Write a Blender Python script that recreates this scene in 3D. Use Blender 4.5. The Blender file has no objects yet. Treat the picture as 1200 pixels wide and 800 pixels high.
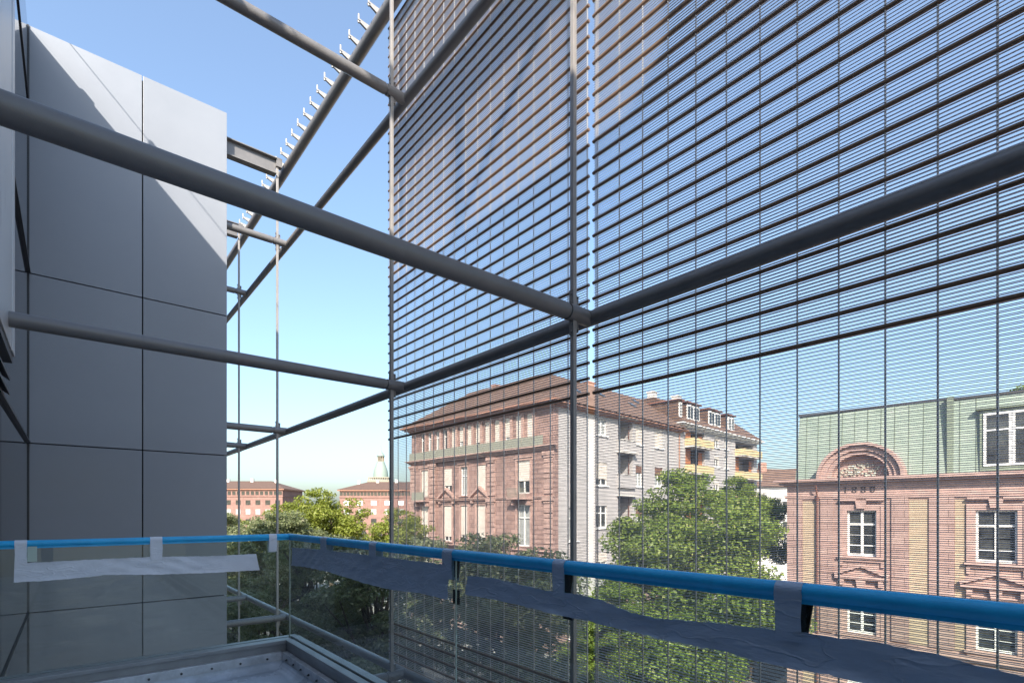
import bpy, math, random
import numpy as np
from mathutils import Vector, Matrix

R = math.radians
scene = bpy.context.scene
col = scene.collection

# ------------------------------------------------------------------ camera, sky, sun, exposure
TH = R(40.3)                                    # yaw of the view to the right of +Y (the facade direction)
cam_data = bpy.data.cameras.new("camera")
cam = bpy.data.objects.new("camera", cam_data)
col.objects.link(cam)
cam.location = (0, 0, 0)                        # eye level is z = 0
cam.rotation_euler = (R(90), 0, -TH)
cam_data.sensor_width = 36
cam_data.lens = 611 / 1200 * 36
cam_data.shift_y = 200 / 1200
cam_data.clip_start = 0.05
cam_data.clip_end = 4000
scene.camera = cam

SUN = Vector((1.0, 1.09, -1.034)).normalized()  # travel direction of the light
world = bpy.data.worlds.new("World")
scene.world = world
world.use_nodes = True
wn = world.node_tree
bg = wn.nodes["Background"]
sky = wn.nodes.new("ShaderNodeTexSky")
sky.sky_type = 'NISHITA'
sky.sun_disc = False
sky.sun_elevation = math.asin(-SUN.z)
sky.sun_rotation = math.atan2(-SUN.x, -SUN.y)
sky.altitude = 100
sky.air_density = 1.2
sky.dust_density = 3.1
sky.ozone_density = 2.8
wb = wn.nodes.new("ShaderNodeVectorMath")       # daylight white balance, a little cool
wb.operation = 'MULTIPLY'
wb.inputs[1].default_value = (0.90, 0.99, 1.035)
wn.links.new(sky.outputs[0], wb.inputs[0])
veil = wn.nodes.new("ShaderNodeMix")           # thin even summer haze high up
veil.data_type = 'RGBA'
veil.inputs[0].default_value = 0.12
veil.inputs[7].default_value = (2.5, 2.6, 2.75, 1)
wn.links.new(wb.outputs[0], veil.inputs[6])
wn.links.new(veil.outputs[2], bg.inputs[0])
bg.inputs[1].default_value = 0.15
sun_data = bpy.data.lights.new("sun", 'SUN')
sun_data.energy = 5.0
sun_data.angle = R(0.53)
sun_data.color = (1.0, 0.905, 0.785)
sun = bpy.data.objects.new("sun", sun_data)
col.objects.link(sun)
sun.rotation_euler = SUN.to_track_quat('-Z', 'Y').to_euler()
vs = scene.view_settings
vs.view_transform = 'Standard'
vs.look = 'None'
vs.exposure = 1.15
vs.gamma = 1.0
vs.use_curve_mapping = False
scene.cycles.max_bounces = 8
scene.cycles.transparent_max_bounces = 24

GZ = -12.5                                      # street level
TURN = R(-0.65)                                 # the old town stands slightly askew to the new building's axes


def town(x, y):
    return (x * math.cos(TURN) - y * math.sin(TURN), x * math.sin(TURN) + y * math.cos(TURN))




# ------------------------------------------------------------------ helpers
class MB:
    """collects faces and links them as one mesh object"""

    def __init__(self, M=None):
        self.v, self.f, self.M = [], [], M

    def add(self, vs_, fs):
        n = len(self.v)
        M = self.M
        for p in vs_:
            p = Vector(p)
            self.v.append(M @ p if M else p)
        self.f += [[i + n for i in q] for q in fs]

    def box(self, x0, x1, y0, y1, z0, z1):
        self.add([(x0, y0, z0), (x1, y0, z0), (x1, y1, z0), (x0, y1, z0), (x0, y0, z1), (x1, y0, z1), (x1, y1, z1), (x0, y1, z1)],
                 [(0, 3, 2, 1), (4, 5, 6, 7), (0, 1, 5, 4), (1, 2, 6, 5), (2, 3, 7, 6), (3, 0, 4, 7)])

    def quad(self, a, b, c, d):
        self.add([a, b, c, d], [(0, 1, 2, 3)])

    def hexa(self, lo, hi):
        """lo, hi: 4 points each, counter-clockwise from above"""
        self.add(list(lo) + list(hi), [(3, 2, 1, 0), (4, 5, 6, 7), (0, 1, 5, 4), (1, 2, 6, 5), (2, 3, 7, 6), (3, 0, 4, 7)])

    def tube(self, p0, p1, r, n=12, r1=None, caps=True):
        p0, p1 = Vector(p0), Vector(p1)
        r1 = r if r1 is None else r1
        ax = (p1 - p0).normalized()
        up = Vector((0, 0, 1)) if abs(ax.z) < 0.9 else Vector((1, 0, 0))
        e1 = ax.cross(up).normalized()
        e2 = ax.cross(e1)
        vs_ = []
        for p, rr in ((p0, r), (p1, r1)):
            for i in range(n):
                a = 2 * math.pi * i / n
                vs_.append(p + e1 * (math.cos(a) * rr) + e2 * (math.sin(a) * rr))
        fs = [(i, n + i, n + (i + 1) % n, (i + 1) % n) for i in range(n)]
        if caps:
            fs += [tuple(range(n)), tuple(reversed(range(n, 2 * n)))]
        self.add(vs_, fs)

    def path(self, pts, rads, n=8):
        for i in range(len(pts) - 1):
            self.tube(pts[i], pts[i + 1], rads[i], n, rads[i + 1], caps=True)

    def prism(self, pts, b0, b1):
        """polygon of (a, z) extruded along b (local y)"""
        n = len(pts)
        vs_ = [(a, b0, z) for a, z in pts] + [(a, b1, z) for a, z in pts]
        fs = [tuple(range(n)), tuple(reversed(range(n, 2 * n)))]
        fs += [(i, n + i, n + (i + 1) % n, (i + 1) % n) for i in range(n)]
        self.add(vs_, fs)

    def lathe(self, prof, c, n=20):
        vs_, fs = [], []
        for r, z in prof:
            for i in range(n):
                a = 2 * math.pi * i / n
                vs_.append((c[0] + r * math.cos(a), c[1] + r * math.sin(a), c[2] + z))
        for k in range(len(prof) - 1):
            for i in range(n):
                j = (i + 1) % n
                fs.append((k * n + i, k * n + j, (k + 1) * n + j, (k + 1) * n + i))
        self.add(vs_, fs)

    def build(self, name, mat, parent=None, smooth=False, bevel=0.0):
        me = bpy.data.meshes.new(name)
        me.from_pydata([tuple(p) for p in self.v], [], self.f)
        me.validate()
        me.update()
        me.materials.append(mat)
        o = bpy.data.objects.new(name, me)
        col.objects.link(o)
        if parent is not None:
            o.parent = parent
        if smooth:
            for p in me.polygons:
                p.use_smooth = True
            try:
                me.set_sharp_from_angle(angle=R(40))
            except Exception:
                pass
        if bevel:
            b = o.modifiers.new("bevel", 'BEVEL')
            b.width = bevel
            b.segments = 2
            b.limit_method = 'ANGLE'
            b.angle_limit = R(50)
        return o


def tag(o, label=None, cat=None, group=None, kind=None):
    if label:
        o["label"] = label
    if cat:
        o["category"] = cat
    if group:
        o["group"] = group
    if kind:
        o["kind"] = kind
    return o


def empty(name, loc, rz=0.0, label=None, cat=None, group=None):
    o = bpy.data.objects.new(name, None)
    o.location = loc
    o.rotation_euler = (0, 0, rz)
    o.empty_display_size = 0.3
    col.objects.link(o)
    return tag(o, label, cat, group)


def dup(o, parent=None):
    c = o.copy()
    col.objects.link(c)
    if parent is not None:
        c.parent = parent
    for ch in list(o.children):
        dup(ch, c)
    return c


# ------------------------------------------------------------------ materials
MATS = {}


def mat(name, base, rough=0.6, metal=0.0, var=0.0, scale=3.0, bump=0.0, bscale=40.0, spec=0.5, stretch=None, rvar=0.0):
    """principled paint with noise in colour, roughness and relief"""
    m = bpy.data.materials.new(name)
    m.use_nodes = True
    nt = m.node_tree
    p = nt.nodes["Principled BSDF"]
    p.inputs["Base Color"].default_value = (*base, 1)
    p.inputs["Roughness"].default_value = rough
    p.inputs["Metallic"].default_value = metal
    p.inputs["Specular IOR Level"].default_value = spec
    tc = nt.nodes.new("ShaderNodeTexCoord")
    src = tc.outputs["Object"]
    if stretch:
        mp = nt.nodes.new("ShaderNodeMapping")
        mp.inputs["Scale"].default_value = stretch
        nt.links.new(src, mp.inputs[0])
        src = mp.outputs[0]
    if var or rvar:
        n = nt.nodes.new("ShaderNodeTexNoise")
        n.inputs["Scale"].default_value = scale
        n.inputs["Detail"].default_value = 6
        n.inputs["Roughness"].default_value = 0.65
        nt.links.new(src, n.inputs["Vector"])
        if var:
            r = nt.nodes.new("ShaderNodeValToRGB")
            r.color_ramp.elements[0].position = 0.3
            r.color_ramp.elements[1].position = 0.72
            r.color_ramp.elements[0].color = (*[max(0, c * (1 - var)) for c in base], 1)
            r.color_ramp.elements[1].color = (*[min(1, c * (1 + var)) for c in base], 1)
            nt.links.new(n.outputs["Fac"], r.inputs[0])
            nt.links.new(r.outputs[0], p.inputs["Base Color"])
        if rvar:
            mr = nt.nodes.new("ShaderNodeMapRange")
            mr.inputs["To Min"].default_value = max(0.02, rough - rvar)
            mr.inputs["To Max"].default_value = min(1, rough + rvar)
            mr.inputs["From Min"].default_value = 0.3
            mr.inputs["From Max"].default_value = 0.7
            nt.links.new(n.outputs["Fac"], mr.inputs["Value"])
            nt.links.new(mr.outputs[0], p.inputs["Roughness"])
    if bump:
        n2 = nt.nodes.new("ShaderNodeTexNoise")
        n2.inputs["Scale"].default_value = bscale
        n2.inputs["Detail"].default_value = 4
        nt.links.new(src, n2.inputs["Vector"])
        bp = nt.nodes.new("ShaderNodeBump")
        bp.inputs["Strength"].default_value = bump
        bp.inputs["Distance"].default_value = 0.02
        nt.links.new(n2.outputs["Fac"], bp.inputs["Height"])
        nt.links.new(bp.outputs[0], p.inputs["Normal"])
    MATS[name] = m
    return m


def masonry(name, c1, c2, mortar, bw, bh, msize=0.02, rough=0.85, stain=0.35):
    """stone or brick courses laid over (x + y, z) in the building's own axes, with weathering"""
    m = bpy.data.materials.new(name)
    m.use_nodes = True
    nt = m.node_tree
    p = nt.nodes["Principled BSDF"]
    p.inputs["Roughness"].default_value = rough
    tc = nt.nodes.new("ShaderNodeTexCoord")
    sp = nt.nodes.new("ShaderNodeSeparateXYZ")
    nt.links.new(tc.outputs["Object"], sp.inputs[0])
    ad = nt.nodes.new("ShaderNodeMath")
    nt.links.new(sp.outputs[0], ad.inputs[0])
    nt.links.new(sp.outputs[1], ad.inputs[1])
    cb = nt.nodes.new("ShaderNodeCombineXYZ")
    nt.links.new(ad.outputs[0], cb.inputs[0])
    nt.links.new(sp.outputs[2], cb.inputs[1])
    br = nt.nodes.new("ShaderNodeTexBrick")
    br.inputs["Color1"].default_value = (*c1, 1)
    br.inputs["Color2"].default_value = (*c2, 1)
    br.inputs["Mortar"].default_value = (*mortar, 1)
    br.inputs["Scale"].default_value = 1.0
    br.inputs["Mortar Size"].default_value = msize
    br.inputs["Brick Width"].default_value = bw
    br.inputs["Row Height"].default_value = bh
    nt.links.new(cb.outputs[0], br.inputs["Vector"])
    n = nt.nodes.new("ShaderNodeTexNoise")
    n.inputs["Scale"].default_value = 0.9
    n.inputs["Detail"].default_value = 7
    n.inputs["Roughness"].default_value = 0.7
    mp = nt.nodes.new("ShaderNodeMapping")
    mp.inputs["Scale"].default_value = (1, 1, 0.45)
    nt.links.new(tc.outputs["Object"], mp.inputs[0])
    nt.links.new(mp.outputs[0], n.inputs["Vector"])
    mr = nt.nodes.new("ShaderNodeMapRange")
    mr.inputs["From Min"].default_value = 0.3
    mr.inputs["From Max"].default_value = 0.7
    mr.inputs["To Min"].default_value = 1 - stain
    mr.inputs["To Max"].default_value = 1 + stain * 0.4
    nt.links.new(n.outputs["Fac"], mr.inputs["Value"])
    mx = nt.nodes.new("ShaderNodeVectorMath")
    mx.operation = 'SCALE'
    nt.links.new(br.outputs["Color"], mx.inputs[0])
    nt.links.new(mr.outputs[0], mx.inputs["Scale"])
    nt.links.new(mx.outputs[0], p.inputs["Base Color"])
    bp = nt.nodes.new("ShaderNodeBump")
    bp.inputs["Strength"].default_value = 0.5
    bp.inputs["Distance"].default_value = 0.02
    nt.links.new(br.outputs["Fac"], bp.inputs["Height"])
    bp.invert = True
    nt.links.new(bp.outputs[0], p.inputs["Normal"])
    MATS[name] = m
    return m


def leaf_mat(name, dark, light, warm):
    m = bpy.data.materials.new(name)
    m.use_nodes = True
    nt = m.node_tree
    for n in list(nt.nodes):
        nt.nodes.remove(n)
    out = nt.nodes.new("ShaderNodeOutputMaterial")
    geo = nt.nodes.new("ShaderNodeNewGeometry")
    rp = nt.nodes.new("ShaderNodeValToRGB")
    e = rp.color_ramp.elements
    e[0].color = (*dark, 1)
    e[1].color = (*light, 1)
    w = rp.color_ramp.elements.new(0.9)
    w.color = (*light, 1)
    e[-1].color = (*warm, 1)
    nt.links.new(geo.outputs["Random Per Island"], rp.inputs[0])
    pb = nt.nodes.new("ShaderNodeBsdfPrincipled")
    pb.inputs["Roughness"].default_value = 0.5
    pb.inputs["Specular IOR Level"].default_value = 0.35
    nt.links.new(rp.outputs[0], pb.inputs["Base Color"])
    tr = nt.nodes.new("ShaderNodeBsdfTranslucent")
    hs = nt.nodes.new("ShaderNodeHueSaturation")
    hs.inputs["Hue"].default_value = 0.485
    hs.inputs["Saturation"].default_value = 1.1
    hs.inputs["Value"].default_value = 1.5
    nt.links.new(rp.outputs[0], hs.inputs["Color"])
    nt.links.new(hs.outputs[0], tr.inputs[0])
    mx = nt.nodes.new("ShaderNodeMixShader")
    mx.inputs[0].default_value = 0.38
    nt.links.new(pb.outputs[0], mx.inputs[1])
    nt.links.new(tr.outputs[0], mx.inputs[2])
    nt.links.new(mx.outputs[0], out.inputs[0])
    MATS[name] = m
    return m


def glass_mat(name, tint, ior=1.5):
    m = bpy.data.materials.new(name)
    m.use_nodes = True
    nt = m.node_tree
    for n in list(nt.nodes):
        nt.nodes.remove(n)
    out = nt.nodes.new("ShaderNodeOutputMaterial")
    t = nt.nodes.new("ShaderNodeBsdfTransparent")
    t.inputs[0].default_value = (*tint, 1)
    g = nt.nodes.new("ShaderNodeBsdfGlossy")
    g.inputs["Roughness"].default_value = 0.0
    fr = nt.nodes.new("ShaderNodeFresnel")
    fr.inputs[0].default_value = ior
    # dust film on the pane: a little diffuse where the noise is high
    d = nt.nodes.new("ShaderNodeBsdfDiffuse")
    d.inputs[0].default_value = (0.6, 0.62, 0.62, 1)
    tc = nt.nodes.new("ShaderNodeTexCoord")
    nz = nt.nodes.new("ShaderNodeTexNoise")
    nz.inputs["Scale"].default_value = 2.5
    nz.inputs["Detail"].default_value = 8
    nt.links.new(tc.outputs["Object"], nz.inputs["Vector"])
    mr = nt.nodes.new("ShaderNodeMapRange")
    mr.inputs["From Min"].default_value = 0.45
    mr.inputs["From Max"].default_value = 0.8
    mr.inputs["To Min"].default_value = 0.01
    mr.inputs["To Max"].default_value = 0.085
    nt.links.new(nz.outputs["Fac"], mr.inputs["Value"])
    m1 = nt.nodes.new("ShaderNodeMixShader")
    nt.links.new(mr.outputs[0], m1.inputs[0])
    nt.links.new(t.outputs[0], m1.inputs[1])
    nt.links.new(d.outputs[0], m1.inputs[2])
    m2 = nt.nodes.new("ShaderNodeMixShader")
    ge = nt.nodes.new("ShaderNodeNewGeometry")
    iv = nt.nodes.new("ShaderNodeMath")
    iv.operation = 'SUBTRACT'
    iv.inputs[0].default_value = 1.0
    nt.links.new(ge.outputs["Backfacing"], iv.inputs[1])
    mu = nt.nodes.new("ShaderNodeMath")
    mu.operation = 'MULTIPLY'
    nt.links.new(fr.outputs[0], mu.inputs[0])
    nt.links.new(iv.outputs[0], mu.inputs[1])
    m3 = nt.nodes.new("ShaderNodeMath")
    m3.operation = 'MULTIPLY'
    m3.use_clamp = True
    m3.inputs[1].default_value = 1.5
    nt.links.new(mu.outputs[0], m3.inputs[0])
    nt.links.new(m3.outputs[0], m2.inputs[0])
    nt.links.new(m1.outputs[0], m2.inputs[1])
    nt.links.new(g.outputs[0], m2.inputs[2])
    nt.links.new(m2.outputs[0], out.inputs[0])
    MATS[name] = m
    return m


def ribbed(name, c1, c2, period, axis=2, rough=0.7, bump=0.3):
    """fine parallel ribs (roller shutters, tiles, standing seams) in object axes"""
    m = bpy.data.materials.new(name)
    m.use_nodes = True
    nt = m.node_tree
    p = nt.nodes["Principled BSDF"]
    p.inputs["Roughness"].default_value = rough
    tc = nt.nodes.new("ShaderNodeTexCoord")
    sp = nt.nodes.new("ShaderNodeSeparateXYZ")
    nt.links.new(tc.outputs["Object"], sp.inputs[0])
    ml = nt.nodes.new("ShaderNodeMath")
    ml.operation = 'MULTIPLY'
    ml.inputs[1].default_value = 1 / period
    nt.links.new(sp.outputs[axis], ml.inputs[0])
    fr = nt.nodes.new("ShaderNodeMath")
    fr.operation = 'FRACT'
    nt.links.new(ml.outputs[0], fr.inputs[0])
    n = nt.nodes.new("ShaderNodeTexNoise")
    n.inputs["Scale"].default_value = 1.3
    n.inputs["Detail"].default_value = 8
    n.inputs["Roughness"].default_value = 0.75
    nt.links.new(tc.outputs["Object"], n.inputs["Vector"])
    rp = nt.nodes.new("ShaderNodeValToRGB")
    rp.color_ramp.elements[0].color = (*c1, 1)
    rp.color_ramp.elements[1].color = (*c2, 1)
    rp.color_ramp.elements[0].position = 0.32
    rp.color_ramp.elements[1].position = 0.68
    nt.links.new(n.outputs["Fac"], rp.inputs[0])
    nt.links.new(rp.outputs[0], p.inputs["Base Color"])
    bp = nt.nodes.new("ShaderNodeBump")
    bp.inputs["Strength"].default_value = bump
    bp.inputs["Distance"].default_value = period * 0.4
    nt.links.new(fr.outputs[0], bp.inputs["Height"])
    nt.links.new(bp.outputs[0], p.inputs["Normal"])
    MATS[name] = m
    return m


mat("cladding", (0.232, 0.252, 0.288), 0.38, var=0.05, scale=0.8, bump=0.02, bscale=300, rvar=0.08)
mat("core_dark", (0.02, 0.021, 0.024), 0.8)
mat("anthracite", (0.035, 0.036, 0.04), 0.45, var=0.2)
mat("facade_glass", (0.012, 0.014, 0.018), 0.03, spec=0.75)
mat("pale_panel", (0.50, 0.51, 0.52), 0.35, metal=0.3, var=0.12, scale=2.0, stretch=(6, 6, 0.3), rvar=0.1)
mat("steel_paint", (0.185, 0.18, 0.18), 0.4, metal=0.2, var=0.10, scale=6, bump=0.04, bscale=150, rvar=0.08)
mat("post_paint", (0.29, 0.275, 0.265), 0.45, metal=0.15, var=0.10, scale=6)
mat("steel_dark", (0.05, 0.05, 0.055), 0.5)
mat("galvanised", (0.55, 0.55, 0.54), 0.4, metal=0.6, var=0.15, scale=14)
mat("hook_zinc", (0.36, 0.35, 0.335), 0.5, metal=0.2, var=0.15, scale=14)
mat("rod_bronze", (0.22, 0.14, 0.092), 0.42, metal=0.3, var=0.12, scale=20)
mat("wire_steel", (0.62, 0.61, 0.64), 0.42, metal=0.55)
mat("cable_steel", (0.6, 0.585, 0.575), 0.4, metal=0.5)
mat("blue_film", (0.03, 0.50, 0.95), 0.34, var=0.12, scale=9, bump=0.12, bscale=22, stretch=(1, 1, 1))
mat("tape_white", (0.84, 0.86, 0.92), 0.55, var=0.05, scale=5, bump=0.25, bscale=14)
mat("tape_grey", (0.44, 0.54, 0.68), 0.34, var=0.10, scale=5, bump=0.5, bscale=11, stretch=(1, 1, 3))
mat("tape_dark", (0.015, 0.015, 0.016), 0.8)
mat("sticker", (0.55, 0.66, 0.58), 0.5)
mat("membrane", (0.54, 0.60, 0.68), 0.32, var=0.28, scale=2.4, bump=0.15, bscale=9, rvar=0.16)
mat("kerb_alu", (0.33, 0.335, 0.345), 0.45, metal=0.4, var=0.12, scale=5)
mat("flange", (0.6, 0.62, 0.65), 0.45, metal=0.4, var=0.25, scale=9)
mat("bolt", (0.07, 0.07, 0.075), 0.5, metal=0.5)
glass_mat("pane_glass", (0.90, 0.945, 0.925))
mat("glass_edge", (0.46, 0.50, 0.47), 0.25)

masonry("pink_stone", (0.36, 0.235, 0.198), (0.285, 0.178, 0.147), (0.17, 0.105, 0.09), 1.0, 0.42, 0.035, stain=0.42)
mat("pink_trim", (0.37, 0.245, 0.205), 0.85, var=0.34, scale=2.2, bump=0.2, bscale=8)
masonry("cream_render", (0.42, 0.395, 0.385), (0.39, 0.37, 0.36), (0.36, 0.34, 0.33), 1.6, 0.8, 0.004, stain=0.16)
ribbed("brown_tile", (0.095, 0.054, 0.038), (0.18, 0.115, 0.085), 0.3, 2, 0.85, 0.6)
ribbed("shutter", (0.56, 0.50, 0.43), (0.68, 0.62, 0.55), 0.12, 2, 0.6, 0.35)
ribbed("brown_shutter", (0.15, 0.075, 0.05), (0.20, 0.11, 0.075), 0.12, 2, 0.6, 0.35)
mat("white_frame", (0.78, 0.77, 0.74), 0.5, var=0.05)
mat("pane_dark", (0.04, 0.042, 0.04), 0.06, var=0.9, scale=1.1, spec=0.6)
mat("pane_curtain", (0.30, 0.31, 0.30), 0.2, var=0.4, scale=2.5, stretch=(6, 6, 0.4))
mat("gutter", (0.33, 0.17, 0.115), 0.6, var=0.15)
mat("awning", (0.52, 0.42, 0.23), 0.75, var=0.10)
mat("balcony_conc", (0.50, 0.47, 0.43), 0.85, var=0.12)
mat("railing_green", (0.24, 0.24, 0.19), 0.6)
mat("orange_blind", (0.35, 0.13, 0.05), 0.7)
mat("chimney_brick", (0.36, 0.20, 0.15), 0.85, var=0.25, scale=4)
mat("chimney_white", (0.62, 0.60, 0.57), 0.85, var=0.15, scale=3)

masonry("school_stone", (0.38, 0.262, 0.225), (0.33, 0.215, 0.185), (0.19, 0.12, 0.10), 0.9, 0.36, 0.016, stain=0.26)
masonry("yellow_brick", (0.45, 0.35, 0.245), (0.40, 0.305, 0.21), (0.38, 0.29, 0.20), 0.25, 0.085, 0.012, stain=0.2)
mat("school_trim", (0.38, 0.255, 0.22), 0.85, var=0.20, scale=2.5, bump=0.2, bscale=8)
ribbed("copper_roof", (0.19, 0.245, 0.20), (0.275, 0.325, 0.275), 0.55, 1, 0.75, 0.25)
mat("copper_plain", (0.17, 0.205, 0.15), 0.75, var=0.18, scale=1.6, stretch=(2, 2, 0.4))
mat("relief_stone", (0.42, 0.40, 0.33), 0.9, var=0.3, scale=4)
mat("letter_dark", (0.05, 0.035, 0.03), 0.7)
mat("pipe", (0.16, 0.075, 0.055), 0.5)

masonry("far_stone", (0.25, 0.145, 0.12), (0.21, 0.12, 0.10), (0.18, 0.105, 0.09), 1.6, 0.6, 0.02, stain=0.2)
ribbed("far_tile", (0.085, 0.052, 0.04), (0.12, 0.075, 0.058), 0.5, 2, 0.9, 0.3)
mat("church_stone", (0.27, 0.235, 0.18), 0.85, var=0.12)
mat("church_copper", (0.20, 0.25, 0.22), 0.7, var=0.15)

mat("asphalt", (0.055, 0.055, 0.056), 0.9, var=0.25, scale=0.7, bump=0.3, bscale=30)
mat("pavement", (0.25, 0.235, 0.215), 0.9, var=0.18, scale=0.9, bump=0.2, bscale=20)
mat("kerbstone", (0.30, 0.285, 0.27), 0.85, var=0.15)
mat("road_paint", (0.75, 0.75, 0.73), 0.7, var=0.1, scale=4)
mat("land", (0.10, 0.11, 0.06), 0.95, var=0.4, scale=0.05)
mat("soil", (0.16, 0.12, 0.08), 0.95, var=0.3)
masonry("garden_brick", (0.20, 0.09, 0.06), (0.15, 0.07, 0.05), (0.18, 0.15, 0.13), 0.25, 0.085, 0.012, stain=0.4)
mat("bark", (0.10, 0.075, 0.055), 0.95, var=0.4, scale=5, bump=0.8, bscale=14, stretch=(3, 3, 0.6))
leaf_mat("leaves_bright", (0.095, 0.15, 0.024), (0.21, 0.272, 0.05), (0.34, 0.35, 0.13))
leaf_mat("leaves_grey", (0.10, 0.125, 0.05), (0.20, 0.22, 0.11), (0.32, 0.31, 0.20))
leaf_mat("leaves_fresh", (0.12, 0.155, 0.02), (0.22, 0.25, 0.045), (0.30, 0.30, 0.09))
mat("car_silver", (0.30, 0.31, 0.32), 0.3, metal=0.5)
mat("car_dark", (0.02, 0.025, 0.035), 0.25)
mat("rubber", (0.02, 0.02, 0.02), 0.8)
mat("lamp_glass", (0.7, 0.68, 0.62), 0.2)
M = MATS
for tn in ("tape_grey", "tape_white"):           # sharp thin creases: the contour lines of a stretched noise
    nt_ = M[tn].node_tree
    tc_ = nt_.nodes.new("ShaderNodeTexCoord")
    mp_ = nt_.nodes.new("ShaderNodeMapping")
    mp_.inputs["Scale"].default_value = (2.2, 2.2, 7.0)
    nz_ = nt_.nodes.new("ShaderNodeTexNoise")
    nz_.inputs["Scale"].default_value = 1.6
    nz_.inputs["Detail"].default_value = 2.5
    nt_.links.new(tc_.outputs["Object"], mp_.inputs[0])
    nt_.links.new(mp_.outputs[0], nz_.inputs["Vector"])
    sb_ = nt_.nodes.new("ShaderNodeMath"); sb_.operation = 'SUBTRACT'; sb_.inputs[1].default_value = 0.52
    ab_ = nt_.nodes.new("ShaderNodeMath"); ab_.operation = 'ABSOLUTE'
    mr_ = nt_.nodes.new("ShaderNodeMapRange")
    mr_.inputs["From Max"].default_value = 0.022
    mr_.inputs["To Min"].default_value = 1.0
    mr_.inputs["To Max"].default_value = 0.0
    nt_.links.new(nz_.outputs["Fac"], sb_.inputs[0])
    nt_.links.new(sb_.outputs[0], ab_.inputs[0])
    nt_.links.new(ab_.outputs[0], mr_.inputs["Value"])
    pb_ = nt_.nodes["Principled BSDF"]
    b0_ = pb_.inputs["Normal"].links[0].from_node
    b1_ = nt_.nodes.new("ShaderNodeBump")
    b1_.inputs["Strength"].default_value = 0.7 if tn == "tape_grey" else 0.3
    b1_.inputs["Distance"].default_value = 0.006
    nt_.links.new(mr_.outputs[0], b1_.inputs["Height"])
    nt_.links.new(b0_.outputs[0], b1_.inputs["Normal"])
    nt_.links.new(b1_.outputs[0], pb_.inputs["Normal"])
nt_ = M["cladding"].node_tree                    # each panel from its own batch: a few percent apart in tone
oi_ = nt_.nodes.new("ShaderNodeObjectInfo")
mr_ = nt_.nodes.new("ShaderNodeMapRange")
mr_.inputs["To Min"].default_value = 0.94
mr_.inputs["To Max"].default_value = 1.06
hs_ = nt_.nodes.new("ShaderNodeHueSaturation")
pb_ = nt_.nodes["Principled BSDF"]
src_ = pb_.inputs["Base Color"].links[0].from_socket
nt_.links.new(oi_.outputs["Random"], mr_.inputs["Value"])
nt_.links.new(mr_.outputs[0], hs_.inputs["Value"])
nt_.links.new(src_, hs_.inputs["Color"])
nt_.links.new(hs_.outputs[0], pb_.inputs["Base Color"])

# ------------------------------------------------------------------ setting: land, road, pavements
def sheet(name, x0, x1, y0, y1, z, m):
    b = MB()
    b.quad((x0, y0, z), (x1, y0, z), (x1, y1, z), (x0, y1, z))
    return tag(b.build(name, m), kind="structure")


sheet("ground", -1500, 1500, -1500, 1500, GZ - 0.14, M["land"])
sheet("road", 12.6, 25.2, -120, 320, GZ - 0.12, M["asphalt"])
b = MB(); b.quad((25.2, 15.5, GZ - 0.116), (150, 26, GZ - 0.116), (150, 34, GZ - 0.116), (25.2, 23.5, GZ - 0.116))
tag(b.build("side_street", M["asphalt"]), kind="structure")


def slab(name, pts, z0, z1, m):
    b = MB()
    b.hexa([(x, y, z0) for x, y in pts], [(x, y, z1) for x, y in pts])
    return tag(b.build(name, m), kind="structure")


slab("pavement", [(-30, -120), (12.3, -120), (12.3, 320), (-30, 320)], GZ - 0.3, GZ, M["pavement"])
slab("pavement", [(25.5, -120), (120, -120), (120, 24), (25.5, 15.5)], GZ - 0.3, GZ, M["pavement"])
slab("pavement", [(25.5, 23.5), (120, 32), (120, 320), (25.5, 320)], GZ - 0.3, GZ, M["pavement"])
slab("kerb", [(12.3, -120), (12.6, -120), (12.6, 320), (12.3, 320)], GZ - 0.3, GZ + 0.004, M["kerbstone"])
slab("kerb", [(25.2, -120), (25.5, -120), (25.5, 15.2), (25.2, 15.2)], GZ - 0.3, GZ + 0.004, M["kerbstone"])
slab("kerb", [(25.2, 23.8), (25.5, 23.8), (25.5, 320), (25.2, 320)], GZ - 0.3, GZ + 0.004, M["kerbstone"])
b = MB()
for k in range(-6, 40):
    y = k * 7.0
    b.quad((18.82, y, GZ - 0.112), (18.98, y, GZ - 0.112), (18.98, y + 3, GZ - 0.112), (18.82, y + 3, GZ - 0.112))
tag(b.build("lane_marking", M["road_paint"]), kind="structure")

# ------------------------------------------------------------------ the building we stand on
XF, YW, XW, ROOF = -0.435, 9.72, 2.00, 6.66
XP, XB, XM = 2.85, 3.03, 3.15                     # posts, beams, wire mesh
RX, RY = 1.71, 5.50                               # balustrade lines
SEAMS = [3.273 - 2.325 * k for k in range(-1, 7)]
own = empty("office_building", (0, 0, GZ), 0, "modern grey clad office building with the balcony we look out from", "building")
OM = Matrix.Translation((0, 0, -GZ))              # children are built in eye-level coordinates

b = MB(OM); b.box(-14, XF - 0.06, -16, YW + 0.06, GZ, ROOF - 0.06); b.build("body", M["core_dark"], own)
b = MB(OM); b.box(-14, XF - 0.02, -16, YW + 0.02, ROOF - 0.06, ROOF); b.build("roof_edge", M["anthracite"], own)
b = MB(OM); b.box(-14.05, -0.6, -16.05, -4.1, ROOF + 0.01, 9.1); b.build("roof_shadow_block", M["cladding"], own)  # unseen block added on the roof, placed to cast the slanted shadow edge
# unseen board added above the roof to throw the upper shadow band
b = MB(OM)
b.box(-1.56, -1.5, -3.6, 4.2, 9.10, 9.68)
for y in (-3.2, -0.6, 2.0, 4.2):
    b.box(-1.66, -1.57, y - 0.04, y + 0.04, ROOF, 9.5)
b.build("shadow_board", M["galvanised"], own)
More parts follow.
